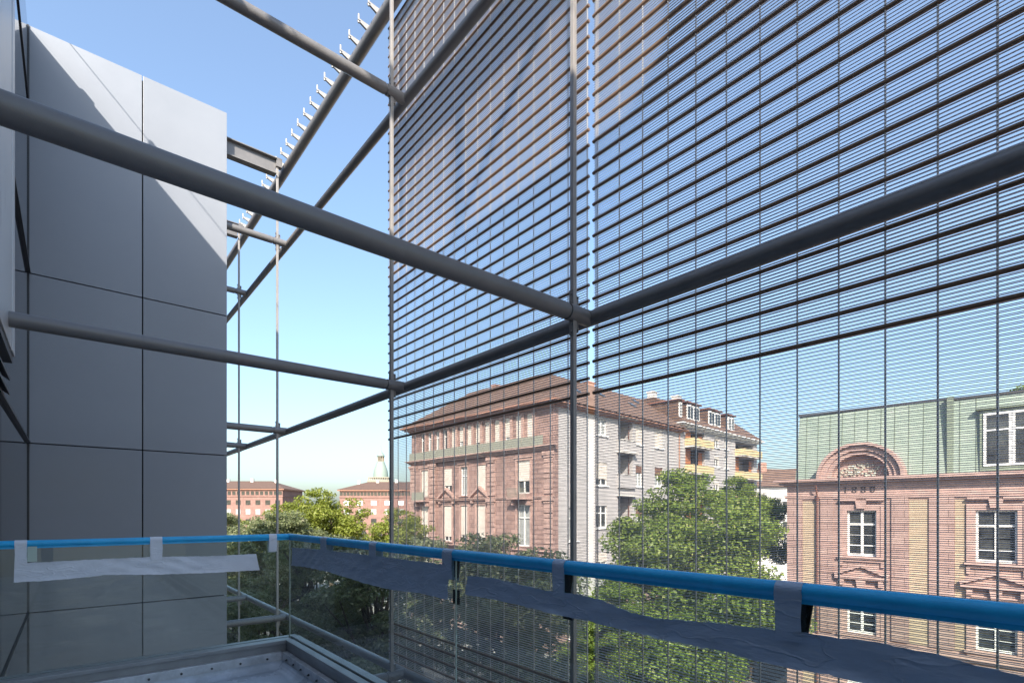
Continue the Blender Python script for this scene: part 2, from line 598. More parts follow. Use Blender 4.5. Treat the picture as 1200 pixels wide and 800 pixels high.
# guard wire along the roof edge with its clamps
b = MB(OM)
b.tube((-0.62, -3.6, 7.30), (-0.62, YW + 3, 7.30), 0.006, 6)
for y in (-3.5, 0.5, 4.2, 11.8):
    b.tube((-0.62, y, ROOF), (-0.62, y, 7.31), 0.010, 8)
b.box(-0.645, -0.595, 7.92, 8.02, 7.25, 7.33)
b.box(-0.62, -0.46, 8.92, 9.06, ROOF, ROOF + 0.05)
b.build("guard_wire", M["galvanised"], own)

# stair tower, its cladding panels hung 30 mm off the dark core
b = MB(OM); b.box(-13.9, XW - 0.03, YW + 0.07, 24, GZ, ROOF - 0.03); b.build("stair_core", M["core_dark"], own)
edges = [ROOF] + [z for z in SEAMS if z < 6 and z > -6] + [-8.2, -10.4, GZ + 0.1]
edges = sorted(set([round(e, 3) for e in edges]), reverse=True)
edges = [e for e in edges if not (3.4 < e < 6.6)]
XS = [XF + 0.012, 0.847, XW]
G = 0.008
for i in range(len(edges) - 1):
    for j in range(2):
        b = MB(OM)
        b.box(XS[j] + (G if j else 0), XS[j + 1] - (G if j == 0 else 0), YW, YW + 0.04, edges[i + 1] + G, edges[i] - (G if i else 0))
        b.build("cladding_panel", M["cladding"], own, bevel=0.002)
    b = MB(OM); b.box(XW - 0.028, XW, YW + 0.042, 24, edges[i + 1] + G, edges[i] - (G if i else 0))
    b.build("cladding_panel", M["cladding"], own)
# glazed front beside the balcony, joints level with the tower's seams
zs = [ROOF - 0.08, SEAMS[0], SEAMS[1], SEAMS[2], SEAMS[3], SEAMS[4], SEAMS[5], GZ + 0.1]
ycols = [-3.0, 0.4, 3.2, 6.02, YW - 0.03]
for i in range(len(zs) - 1):
    for j in range(len(ycols) - 1):
        b = MB(OM); b.box(XF - 0.05, XF, ycols[j] + 0.01, ycols[j + 1] - 0.01, zs[i + 1] + 0.012, zs[i] - 0.012)
        b.build("glass_panel", M["facade_glass"], own)
    b = MB(OM); b.box(XF - 0.05, XF + (0.028 if i in (1, 2) else 0.012), -3, YW - 0.04, zs[i + 1] - 0.011, zs[i + 1] + 0.011)
    b.build("glazing_bar", M["anthracite"], own)
b = MB(OM); b.box(XF - 0.01, XF + 0.012, YW - 0.012, YW - 0.002, GZ, ROOF); b.build("corner_joint", M["anthracite"], own)
# pale fascia panel that ends above the balcony, the blind box below it
fas = MB(OM)
for k, (y0, y1) in enumerate(((-15.9, -12), (-11.98, -8), (-7.98, -5), (-4.98, -2), (-1.98, 0.98), (1.0, 2.9), (2.92, 4.6), (4.62, 5.78), (5.80, 6.03))):
    fas.box(XF + 0.004, -0.355 + (0.004 if k == 8 else 0), y0, y1, 1.30, 6.3)
fas.build("fascia_panel", M["pale_panel"], own, bevel=0.004)
b = MB(OM); b.box(XF + 0.006, -0.365, -15.9, 6.01, 1.24, 1.292); b.build("fascia_sill", M["anthracite"], own)
b = MB(OM)
for z in (1.0, 1.12):
    b.hexa([(XF + 0.01, 1, z), (-0.375, 1, z - 0.04), (-0.375, 5.95, z - 0.04), (XF + 0.01, 5.95, z)],
           [(XF + 0.01, 1, z + 0.02), (-0.375, 1, z - 0.02), (-0.375, 5.95, z - 0.02), (XF + 0.01, 5.95, z + 0.02)])
b.build("blind_slat", M["anthracite"], own)

# balcony: slab, membrane floor, kerb with bolted flange
FZ = -1.515
b = MB(OM); b.box(XF - 0.03, 1.80, -6, 5.610, -1.80, FZ - 0.006); b.build("balcony_slab", M["core_dark"], own)
n = 60
b = MB(OM); b.box(XF - 0.02, 1.64, -6, 5.410, FZ - 0.004, FZ); b.build("balcony_floor", M["membrane"], own)
b = MB(OM)                                        # cove where the membrane turns up
for k in range(5):
    a0, a1 = k / 5 * math.pi / 2, (k + 1) / 5 * math.pi / 2
    q = lambda a: (0.085 * (1 - math.sin(a)), 0.07 * (1 - math.cos(a)))
    (h0, v0), (h1, v1) = q(a0), q(a1)
    b.quad((XF, 5.350 - h0, FZ + 0.003 + v0), (1.60, 5.350 - h0, FZ + 0.003 + v0), (1.60, 5.350 - h1, FZ + 0.003 + v1), (XF, 5.350 - h1, FZ + 0.003 + v1))
    b.quad((1.58 - h0, 5.370, FZ + 0.003 + v0), (1.58 - h0, -6, FZ + 0.003 + v0), (1.58 - h1, -6, FZ + 0.003 + v1), (1.58 - h1, 5.370, FZ + 0.003 + v1))
b.build("membrane_upstand", M["membrane"], own, smooth=True)
kb = MB(OM)
kb.box(XF, 1.785, 5.410, 5.488, -1.795, -1.295)
kb.box(XF, 1.785, 5.516, 5.580, -1.795, -1.295)
kb.box(XF, 1.69, 5.378, 5.488, -1.294, -1.260)
kb.box(XF, 1.785, 5.516, 5.590, -1.294, -1.260)
kb.box(1.64, 1.698, -6, 5.408, -1.795, -1.295)
kb.box(1.726, 1.785, -6, 5.514, -1.795, -1.295)
kb.box(1.628, 1.698, -6, 5.376, -1.294, -1.260)
kb.box(1.726, 1.80, -6, 5.514, -1.294, -1.260)
kerb = kb.build("kerb_channel", M["kerb_alu"], own, bevel=0.004)
fl = MB(OM)
fl.box(XF, 1.585, 5.355, 5.406, -1.460, -1.365)
fl.box(1.586, 1.638, -6, 5.354, -1.460, -1.365)
flange = fl.build("bolted_flange", M["flange"], own, bevel=0.004)
bb = MB(); bb.tube((0, 0, 0), (0, -0.010, 0), 0.010, 8); bb.tube((0, -0.010, 0), (0, -0.018, 0), 0.006, 6)
bolt0 = bb.build("bolt", M["bolt"], flange)
k = 0
for i in range(9):
    o = bolt0 if k == 0 else bolt0.copy()
    if k: col.objects.link(o)
    o.location = (1.45 - 0.235 * i, 5.356, -1.412 - GZ); k += 1
for i in range(22):
    o = bolt0.copy(); col.objects.link(o)
    o.location = (1.587, 5.200 - 0.2 * i, -1.412 - GZ); o.rotation_euler = (0, 0, R(-90))

# ------------------------------------------------------------------ glass balustrade with film-wrapped handrail
bal = empty("glass_balustrade", (RX, RY, -1.295), 0, "frameless glass balustrade with a blue film wrapped handrail round the balcony corner", "balustrade")
BM = Matrix.Translation((-RX, -RY, 1.295))
HZ = -0.242
for (x0, x1, y0, y1) in ((XF + 0.02, RX - 0.012, RY - 0.010, RY + 0.010), (RX - 0.006, RX + 0.006, 2.521, RY + 0.010),
                         (RX - 0.006, RX + 0.006, -0.60, 2.516), (RX - 0.006, RX + 0.006, -3.8, -0.615)):
    b = MB(BM); b.box(x0, x1, y0, y1, -1.46, HZ - 0.02)
    p = b.build("glass_pane", M["pane_glass"], bal)
    e = MB(BM)                                    # ground edges catch the light
    if y1 - y0 > 0.5:
        e.box(x0 + 0.001, x1 - 0.001, y1 + 0.0005, y1 + 0.003, -1.29, HZ - 0.03)
    else:
        e.box(x1 + 0.0005, x1 + 0.003, y0 + 0.001, y1 - 0.001, -1.29, HZ - 0.03)
    e.build("glass_edge", M["glass_edge"], p)
b = MB(BM)
b.tube((XF, RY, HZ), (RX, RY, HZ), 0.0265, 20)
b.tube((RX, RY + 0.02, HZ), (RX, -3.9, HZ), 0.0265, 20)
b.build("handrail", M["blue_film"], bal, smooth=True)
b = MB(BM)
b.box(XF, RX, RY - 0.014, RY + 0.014, HZ - 0.036, HZ - 0.018)
b.box(RX - 0.014, RX + 0.014, -3.9, RY - 0.02, HZ - 0.036, HZ - 0.018)
b.build("rail_channel", M["blue_film"], bal)

# ------------------------------------------------------------------ protective tape on the glass, hung from the rail by tabs
def interp(pts, t):
    pts = sorted(pts)
    if t <= pts[0][0]:
        return pts[0][1]
    for (a, b_), (c, d) in zip(pts, pts[1:]):
        if a <= t <= c:
            return b_ + (d - b_) * (t - a) / (c - a) if c > a else b_
    return pts[-1][1]


def tape_sheet(fn, top, bot, seed, rows=14, step=0.022, amp=0.0032, skew=True):
    """ruled sheet between two ragged edges; fn(h, z, off) places it, off = distance from the glass"""
    rnd = random.Random(seed)
    ph = [rnd.uniform(0, 6.28) for _ in range(8)]
    h0 = (min(p[0] for p in top), min(p[0] for p in bot))
    h1 = (max(p[0] for p in top), max(p[0] for p in bot))
    nc = max(3, int((h1[0] - h0[0]) / step))
    vs_, fs = [], []
    for lay in (0, 1):
        for i in range(nc + 1):
            t = i / nc
            ht, hb = h0[0] + (h1[0] - h0[0]) * t, h0[1] + (h1[1] - h0[1]) * t
            zt, zb = interp(top, ht), interp(bot, hb)
            for j in range(rows + 1):
                w = j / rows
                h = ht + (hb - ht) * w
                z = zt + (zb - zt) * w
                if j in (0, rows):
                    z += 0.0012 * math.sin(h * 41 + ph[0] + j) + 0.0012 * math.sin(h * 103 + ph[1])
                g = h * 9 + z * 22
                wr = amp * (0.5 + 0.5 * math.sin(h * 5 + ph[2])) * math.sin(g * 3.1 + 1.5 * math.sin(h * 7 + ph[3]) + ph[4])
                wr += amp * 0.6 * math.sin(h * 13 - z * 60 + ph[5] + 2 * math.sin(h * 4)) * (0.5 + 0.5 * math.sin(h * 3.3 + ph[6]))
                edge = abs(2 * w - 1) ** 6 * amp * 1.2 * (1 + math.sin(h * 11 + ph[7]))
                vs_.append(fn(h, z, 0.006 + wr + edge - (0.0012 if lay else 0)))
    m = (nc + 1) * (rows + 1)
    ix = lambda l, i, j: l * m + i * (rows + 1) + j
    for i in range(nc):
        for j in range(rows):
            fs.append((ix(0, i, j), ix(0, i, j + 1), ix(0, i + 1, j + 1), ix(0, i + 1, j)))
            fs.append((ix(1, i, j), ix(1, i + 1, j), ix(1, i + 1, j + 1), ix(1, i, j + 1)))
    for i in range(nc):
        for j in (0, rows):
            fs.append((ix(0, i, j), ix(0, i + 1, j), ix(1, i + 1, j), ix(1, i, j)))
    for j in range(rows):
        for i in (0, nc):
            fs.append((ix(0, i, j), ix(0, i, j + 1), ix(1, i, j + 1), ix(1, i, j)))
    return vs_, fs


inner_r = lambda h, z, o: (RX - 0.0105 - o, h, z)
inner_l = lambda h, z, o: (h, RY - 0.0105 - o, z)


def tape_tab(root, Minv, axis, h0, h1, zbot, mname, lean=0.0):
    """one strap: up the inside of the glass, over the rail, down outside"""
    r = 0.0288
    prof = [(-0.022, zbot)]
    prof.append((-0.026, HZ - 0.075))
    for k in range(11):
        a = math.pi * (1.12 - k / 10 * 1.24)
        prof.append((r * math.cos(a), HZ + r * math.sin(a)))
    prof += [(0.034, HZ - 0.07), (0.024, zbot - 0.01)]
    b = MB(Minv)
    n = len(prof)
    for lay, s in ((0, 1.0), (1, 0.985)):
        for hh in (h0, (h0 + h1) / 2, h1):
            for i, (o, z) in enumerate(prof):
                hs = hh + lean * (1 if i < 2 else 0) * 0.5 + (0.003 * math.sin(i * 1.7 + hh * 40) if i < 3 else 0)
                oo = o * s
                b.v.append(Minv @ Vector((RX + oo, hs, z)) if axis == 'r' else Minv @ Vector((hs, RY + oo, z)))
    for lay in (0, 1):
        for c in (0, 1):
            for i in range(n - 1):
                k0 = lay * 3 * n + c * n + i
                k1 = k0 + n
                b.f.append((k0, k1, k1 + 1, k0 + 1))
    b.f += [(i, i + 1, 3 * n + i + 1, 3 * n + i) for i in range(n - 1)]
    b.f += [(2 * n + i, 2 * n + i + 1, 5 * n + i + 1, 5 * n + i) for i in range(n - 1)]
    return b.build("tab", M[mname], root, smooth=True)


def tape(label, axis, top, bot, tabs, mname, seed, name="tape_strip"):
    loc = (RX, top[0][0], HZ - 0.2) if axis == 'r' else (top[0][0], RY, HZ - 0.2)
    root = empty(name, loc, 0, label, "tape")
    Mi = Matrix.Translation([-c for c in loc])
    if bot:
        vs_, fs = tape_sheet(inner_r if axis == 'r' else inner_l, top, bot, seed)
        b = MB(Mi); b.add(vs_, fs)
        b.build("band", M[mname], root, smooth=True)
    for (h0, h1, zb) in tabs:
        tape_tab(root, Mi, axis, h0, h1, zb, mname)
        if axis == 'r' and h1 < 3:                # near-black wedge added for the tape's back leaf, outside beside the tab
            b = MB(Mi)
            b.hexa([(RX + 0.012, h0 - 0.002, zb + 0.01), (RX + 0.02, h0 - 0.002, zb + 0.01), (RX + 0.02, h0 + 0.03, zb + 0.01), (RX + 0.012, h0 + 0.03, zb + 0.01)],
                   [(RX + 0.012, h0 - 0.018, HZ - 0.035), (RX + 0.02, h0 - 0.018, HZ - 0.035), (RX + 0.02, h0 + 0.03, HZ - 0.035), (RX + 0.012, h0 + 0.03, HZ - 0.035)])
            b.build("back_leaf", M["tape_dark"], root)
            if h0 > 1:
                b = MB(Mi)
                zz = interp(bot, h0 + 0.01)
                b.box(RX + 0.012, RX + 0.02, h0 - 0.018, h0 + 0.045, zz - 0.022, zz + 0.06)
                b.build("back_leaf", M["tape_dark"], root)
    return root


tape("short grey tape strip stuck along the first glass pane right of the balcony corner", 'r',
     [(5.393, -0.35), (4.534, -0.328), (3.534, -0.316), (2.626, -0.309), (2.57, -0.307)],
     [(5.406, -0.53), (4.85, -0.51), (4.34, -0.512), (3.751, -0.531), (3.334, -0.536), (2.925, -0.512), (2.585, -0.513)],
     [(4.455, 4.60, -0.35), (3.506, 3.618, -0.335), (2.525, 2.626, -0.39)], "tape_grey", 3)
tape("long wrinkled grey tape strip on the nearest glass pane, running out of the right edge", 'r',
     [(2.386, -0.353), (2.137, -0.344), (1.902, -0.358), (1.696, -0.362), (1.59, -0.357), (1.443, -0.363), (1.268, -0.395), (1.227, -0.396), (1.142, -0.399), (0.991, -0.385),
      (0.874, -0.378), (0.715, -0.369), (0.645, -0.363), (0.54, -0.36), (0.421, -0.357), (0.311, -0.365), (0.229, -0.375), (0.155, -0.382), (-0.5, -0.38)],
     [(2.398, -0.46), (2.137, -0.455), (1.902, -0.459), (1.658, -0.464), (1.539, -0.464), (1.375, -0.47), (1.219, -0.471), (1.077, -0.474), (0.958, -0.473), (0.859, -0.473),
      (0.766, -0.479), (0.637, -0.477), (0.556, -0.473), (0.46, -0.474), (-0.5, -0.47)],
     [(1.628, 1.70, -0.395), (0.635, 0.715, -0.395)], "tape_grey", 8)
tape("white tape strip on the left glass pane in front of the clad tower", 'l',
     [(-0.322, -0.378), (-0.251, -0.389), (0.097, -0.386), (0.527, -0.386), (1.017, -0.404), (1.384, -0.403)],
     [(-0.326, -0.533), (-0.112, -0.535), (0.097, -0.528), (0.234, -0.518), (0.619, -0.545), (1.017, -0.559), (1.415, -0.564)],
     [(-0.322, -0.251, -0.42), (0.532, 0.619, -0.42)], "tape_white", 5)
tape("lone white tape tab folded over the blue rail next to the balcony corner", 'l',
     [(1.50, -0.39), (1.573, -0.39)], None, [(1.50, 1.573, -0.388)], "tape_white", 6, name="tape_tab")
st = MB(); st.box(-0.055 / 2, 0.055 / 2, 0, 0.002, -0.06, 0.06)
o = st.build("sticker", M["sticker"], bevel=0.0008)
o.location = (-0.222, RY - 0.0145, -0.322)
tag(o, "small pale green sticker on the left glass beside the white tape", "sticker")

# ------------------------------------------------------------------ steel frame that carries the wire curtain
fr = empty("steel_frame", (XB, 2.656, GZ), 0, "grey tubular steel frame with posts, beams and arms fixed to the office building", "steel frame")
FM = Matrix.Translation((-XB, -2.656, -GZ))
POSTS = [-0.35, 2.656, 5.521, 9.895, 12.69]
LEV = [-8.66, -5.28, -1.90, 1.475, 4.87]
TOPZ = 6.24
for y in POSTS:
    b = MB(FM)
    b.box(XP - 0.018, XP + 0.018, y - 0.018, y + 0.018, GZ, TOPZ + 0.02)
    b.build("post", M["post_paint"], fr, bevel=0.003)
for z in LEV:
    b = MB(FM); b.tube((XB, -6, z), (XB, 22, z), 0.056, 28)
    b.build("beam", M["steel_paint"], fr, smooth=True)
    for y in POSTS:
        x0 = XF - 0.04 if y < YW else XW - 0.02
        if z < 1 and y < YW and z > -3:
            x0 = XF - 0.04
        b = MB(FM)
        b.tube((x0, y, z), (XP - 0.09, y, z), 0.060, 28)
        b.tube((XP - 0.0895, y, z), (XP - 0.0655, y, z), 0.050, 24)
        b.tube((XP - 0.065, y, z), (XB - 0.02, y, z), 0.0605, 28)
        a = b.build("arm", M["steel_paint"], fr, smooth=True)
        b = MB(FM)
        b.box(x0 - 0.001, x0 + 0.012, y - 0.115, y + 0.115, z - 0.115, z + 0.115) if y > YW else b.tube((x0, y, z), (x0 + 0.088, y, z), 0.078, 24)
        b.build("flange", M["steel_paint"], a)
        for s in (-1, 1):                         # ears that clip the post to the arm
            b = MB(FM)
            b.box(XP + 0.018, XP + 0.05, y - 0.005, y + 0.005, z + s * 0.09 - 0.045, z + s * 0.09 + 0.045)
            b.box(XP - 0.025, XP - 0.019, y - 0.02, y + 0.02, z + s * 0.11 - 0.055, z + s * 0.11 + 0.055)
            for k in (-0.03, 0.03):
                b.tube((XP - 0.025, y, z + s * 0.11 + k), (XP - 0.036, y, z + s * 0.11 + k), 0.009, 8)
            b.tube((XP + 0.034, y - 0.02, z + s * 0.12), (XP + 0.034, y + 0.02, z + s * 0.12), 0.008, 8)
            b.build("post_clip", M["steel_paint"], a)
b = MB(FM); b.tube((XB, -6, TOPZ + 0.04), (XB, 22, TOPZ + 0.04), 0.076, 28)
b.build("top_beam", M["steel_paint"], fr, smooth=True)
# hooks on the top beam, one every 31 cm
hk = MB()
hk.hexa([(0.04, -0.016, 0.02), (0.04, 0.016, 0.02), (-0.155, 0.012, 0.105), (-0.155, -0.012, 0.105)],
        [(0.02, -0.016, 0.125), (0.02, 0.016, 0.125), (-0.165, 0.012, 0.145), (-0.165, -0.012, 0.145)])
hk.tube((-0.16, 0, 0.09), (-0.16, 0, 0.205), 0.012, 8)
hk.tube((-0.16, -0.02, 0.125), (-0.16, 0.02, 0.125), 0.013, 8)
hook0 = hk.build("hook", M["hook_zinc"], fr)
for i in range(34):
    o = hook0 if i == 0 else hook0.copy()
    if i: col.objects.link(o)
    o.location = (0, 3.2 + 0.2975 * i - 2.656, TOPZ + 0.04 - GZ)
for y in POSTS[3:]:
    x0 = XW
    b = MB(FM)
    z0, z1 = TOPZ - 0.19, TOPZ + 0.10
    b.box(x0, XP - 0.03, y - 0.07, y + 0.07, z1 - 0.016, z1)
    b.box(x0, XP - 0.03, y - 0.07, y + 0.07, z0, z0 + 0.016)
    b.box(x0 + 0.001, XP - 0.031, y - 0.006, y + 0.006, z0 + 0.017, z1 - 0.017)
    b.box(XP - 0.029, XP + 0.07, y - 0.05, y + 0.05, TOPZ - 0.04, TOPZ + 0.115)
    b.build("bracket", M["steel_paint"], fr)

# ------------------------------------------------------------------ woven wire curtain: rods, upright cables, fine wires
def curtain(y0, y1, label, grp):
    root = empty("wire_curtain", (XM, y0, GZ), 0, label, "wire curtain", grp)
    CM = Matrix.Translation((-XM, -y0, -GZ))
    step = 0.1235
    rodz = [0.942 + step * k for k in range(0, 44)] + [-1.415 - step * k for k in range(0, 20)]
    for z in rodz:
        b = MB(CM); b.tube((XM, y0, z), (XM, y1, z), 0.0128, 10)
        b.build("rod", M["rod_bronze"], root, smooth=True)
    n = int(round((y1 - y0 - 0.06) / 0.2095))
    for k in range(n + 1):
        y = y0 + 0.02 + k * 0.2095
        b = MB(CM); b.tube((XM, y, -4.0), (XM, y, TOPZ + 0.02), 0.005, 8)
        b.build("cable", M["cable_steel"], root, smooth=True)
    b = MB(CM); b.tube((XM, y1 - 0.03, -4.0), (XM, y1 - 0.03, TOPZ + 0.02), 0.0043, 8)
    b.build("cable", M["cable_steel"], root, smooth=True)
    w = MB(CM)
    i = 0

    def wire(z):
        nonlocal i
        o = 0.006 if i % 2 else -0.006
        i += 1
        w.tube((XM + o, y0 + 0.012, z), (XM + o, y1 - 0.012, z), 0.0023, 6, caps=False)

    for k in range(0, 43):
        for j in range(10):
            wire(0.942 + step * k + 0.0175 + 0.00985 * j)
    z = 0.942 - 0.0175
    while z > -1.415 + 0.017:
        wire(z)
        z -= 0.0104
    for k in range(0, 19):
        for j in range(10):
            wire(-1.415 - step * k - 0.0175 - 0.00985 * j)
    tag(w.build("fine_wires", M["wire_steel"], root, smooth=True), kind="stuff")
    return root


curtain(2.766, 6.185, "wire curtain of bars and fine wires left of the bright vertical gap", None)
curtain(-3.0, 2.724, "wire curtain of bars and fine wires right of the bright vertical gap", None)

# ------------------------------------------------------------------ facade kit for the old houses
def facade_map(kind, length=0.0):
    """(a along the front from left to right seen from outside, b inward, z from eye level) -> building axes"""
    if kind == "side":
        return Matrix(((1, 0, 0, 0), (0, 1, 0, 0), (0, 0, 1, -GZ), (0, 0, 0, 1)))
    return Matrix(((0, 1, 0, 0), (-1, 0, 0, length), (0, 0, 1, -GZ), (0, 0, 0, 1)))


def wall(root, Mx, name, m, a0, a1, z0, z1, ops, b0=0.0, depth=0.24, parent=None):
    """front with real openings: solid cells, and the reveals of each opening"""
    A = sorted(set([a0, a1] + [x for o in ops for x in o[:2]]))
    Z = sorted(set([z0, z1] + [x for o in ops for x in o[2:4]]))
    b = MB(Mx)
    for i in range(len(A) - 1):
        for j in range(len(Z) - 1):
            ca, cz = (A[i] + A[i + 1]) / 2, (Z[j] + Z[j + 1]) / 2
            if any(o[0] < ca < o[1] and o[2] < cz < o[3] for o in ops):
                continue
            b.quad((A[i], b0, Z[j]), (A[i + 1], b0, Z[j]), (A[i + 1], b0, Z[j + 1]), (A[i], b0, Z[j + 1]))
    for o in ops:
        p, q, r, s = o[:4]
        d = b0 + depth
        b.quad((p, b0, r), (p, d, r), (p, d, s), (p, b0, s))
        b.quad((q, b0, r), (q, b0, s), (q, d, s), (q, d, r))
        b.quad((p, b0, s), (p, d, s), (q, d, s), (q, b0, s))
        b.quad((p, b0, r), (q, b0, r), (q, d, r), (p, d, r))
    return b.build(name, m, parent or root)


def window(root, Mx, a0, a1, z0, z1, b0=0.0, cols=2, transom=0.68, shutter=0.0, shut_mat="shutter", pane="pane_dark", surround=None, sill=None,
           bars=0, fw=0.075):
    d = b0 + 0.13
    f = MB(Mx)
    f.box(a0, a0 + fw, d, d + 0.06, z0, z1)
    f.box(a1 - fw, a1, d, d + 0.06, z0, z1)
    f.box(a0 + fw, a1 - fw, d, d + 0.06, z1 - fw, z1)
    f.box(a0 + fw, a1 - fw, d, d + 0.06, z0, z0 + fw * 1.3)
    zt = z0 + (z1 - z0) * transom if transom else None
    if zt:
        f.box(a0 + fw, a1 - fw, d - 0.01, d + 0.05, zt - 0.05, zt + 0.05)
    for c in range(1, cols):
        x = a0 + (a1 - a0) * c / cols
        f.box(x - 0.06, x + 0.06, d - 0.006, d + 0.052, z0 + fw, z1 - fw)
    for k in range(bars):
        zz = z0 + ((zt or z1) - z0) * (k + 1) / (bars + 1)
        f.box(a0 + fw, a1 - fw, d + 0.012, d + 0.048, zz - 0.02, zz + 0.02)
    o = f.build("window", M["white_frame"], root)
    p = MB(Mx); p.box(a0 + 0.01, a1 - 0.01, d + 0.066, d + 0.09, z0 + 0.01, z1 - 0.01)
    p.build("pane", M[pane], o)
    if shutter:
        s = MB(Mx); s.box(a0 + 0.01, a1 - 0.01, d - 0.07, d - 0.02, z1 - (z1 - z0) * shutter, z1 - 0.005)
        s.build("shutter", M[shut_mat], o)
    if surround:
        s = MB(Mx)
        s.box(a0 - 0.22, a0 - 0.002, b0 - 0.07, b0 + 0.02, z0, z1)
        s.box(a1 + 0.002, a1 + 0.22, b0 - 0.07, b0 + 0.02, z0, z1)
        s.box(a0 - 0.22, a1 + 0.22, b0 - 0.075, b0 + 0.02, z1 + 0.002, z1 + 0.26)
        s.box(a0 - 0.32, a1 + 0.32, b0 - 0.19, b0 + 0.02, z1 + 0.262, z1 + 0.36)
        s.build("surround", M[surround], o)
    if sill:
        s = MB(Mx); s.box(a0 - 0.2, a1 + 0.2, b0 - 0.14, b0 + 0.1, z0 - 0.13, z0 - 0.003)
        s.build("sill", M[sill], o)
    return o


def cornice(root, Mx, name, m, a0, a1, z0, steps, b0=0.0):
    """steps: (height, projection) from below upward"""
    b = MB(Mx)
    z = z0
    for h, pr in steps:
        b.box(a0 - pr, a1 + pr, b0 - pr, b0 + 0.05, z, z + h)
        z += h + 0.002
    return b.build(name, m, root)


def roof_frustum(root, Mx, name, m, a0, a1, b0, b1, z0, z1, ina0, ina1, inb0, inb1):
    b = MB(Mx)
    b.hexa([(a0, b0, z0), (a1, b0, z0), (a1, b1, z0), (a0, b1, z0)],
           [(a0 + ina0, b0 + inb0, z1), (a1 - ina1, b0 + inb0, z1), (a1 - ina1, b1 - inb1, z1), (a0 + ina0, b1 - inb1, z1)])
    return b.build(name, m, root)


# ------------------------------------------------------------------ corner house: pink sandstone front, pale side
RB = R(4.76) + TURN
ch = empty("corner_house", (*town(32.3, 32.97), GZ), RB, "five storey corner house with pink sandstone front, pale side wall and brown tiled roof", "house")
LP = 22.25
PM, SM = facade_map("front", LP), facade_map("side")
S = lambda s: LP - s                              # distance from the corner -> a
rows = [(1.75, 4.8), (-3.15, 0.72), (-7.6, -4.4), (-11.8, -8.9)]
ops_bay, ops_mid, ops_left = [], [], []
for r_, (z0, z1) in enumerate(rows):
    ops_bay.append((S(4.45), S(2.79), z0, z1))
    for c in (10.0, 12.7, 15.5):
        w_ = 0.58 if c == 12.7 else 0.7
        ops_mid.append((S(c + w_), S(c - w_), z0, z1))
    ops_left.append((S(20.1), S(18.7), z0, z1))
att = [19.9, 18.55, 17.05, 15.6, 14.2, 12.85, 11.55, 10.2, 8.75, 7.3, 5.85, 4.35, 2.9]
att_ops = [(S(c + 0.40), S(c - 0.40), 6.25, 9.05) for c in att]
PJ = -0.32
wall(ch, PM, "front_wall", M["pink_stone"], S(8.6), LP, GZ, 5.72, ops_bay, PJ)
wall(ch, PM, "front_wall", M["pink_stone"], S(17.4), S(8.6), GZ, 5.72, ops_mid, 0)
wall(ch, PM, "front_wall", M["pink_stone"], 0, S(17.4), GZ, 5.72, ops_left, PJ)
wall(ch, PM, "attic_wall", M["pink_stone"], 0, LP, 5.72, 9.4, att_ops, PJ + 0.12)
b = MB(PM)
for (a_, s_) in ((S(8.6), 1), (S(17.4), -1)):
    b.quad((a_, PJ, GZ), (a_, 0.0, GZ), (a_, 0.0, 5.72), (a_, PJ, 5.72))
b.quad((LP, PJ, GZ), (LP, 0.4, GZ), (LP, 0.4, 9.4), (LP, PJ, 9.4))
b.build("bay_return", M["pink_stone"], ch)
cornice(ch, PM, "attic_cornice", M["pink_trim"], 0, LP, 5.55, [(0.16, 0.18), (0.14, 0.36), (0.12, 0.52)], PJ)
cornice(ch, PM, "string_course", M["pink_trim"], 0, LP, 1.28, [(0.10, 0.12), (0.10, 0.2)], PJ)
cornice(ch, PM, "string_course", M["pink_trim"], 0, LP, -3.62, [(0.10, 0.12), (0.12, 0.22)], PJ)
cornice(ch, PM, "string_course", M["pink_trim"], 0, LP, -8.3, [(0.15, 0.15), (0.2, 0.3)], PJ)
cornice(ch, PM, "eaves", M["gutter"], 0, LP, 9.32, [(0.16, 0.2), (0.2, 0.55), (0.16, 0.95)], PJ)
for c in att:                                     # narrow attic windows between stone piers
    k = att.index(c)
    window(ch, PM, S(c + 0.40), S(c - 0.40), 6.25, 9.05, PJ + 0.12, cols=1, transom=0.72, shutter=(0, 0.0, 0, 0, .9, .55, .9, .7, .9, .9, .65, .95, .95)[k],
           pane="pane_curtain" if k % 3 else "pane_dark")
    b = MB(PM)
    b.box(S(c - 0.44), S(c - 0.72), PJ - 0.04, PJ + 0.10, 6.0, 8.9)
    b.box(S(c - 0.40), S(c - 0.76), PJ - 0.09, PJ + 0.10, 8.902, 9.12)
    b.build("attic_pier", M["pink_trim"], ch)
b = MB(PM)
x = 0.3
while x < LP - 1.6:
    b.box(x, x + 1.28, PJ - 0.40, PJ - 0.37, 5.99, 6.85); x += 1.32
b.build("glass_railing", M["railing_green"], ch)
shut = {(0, 3): .8, (1, 0): .95, (0, 0): .95, (0, 1): .65, (2, 0): .5}
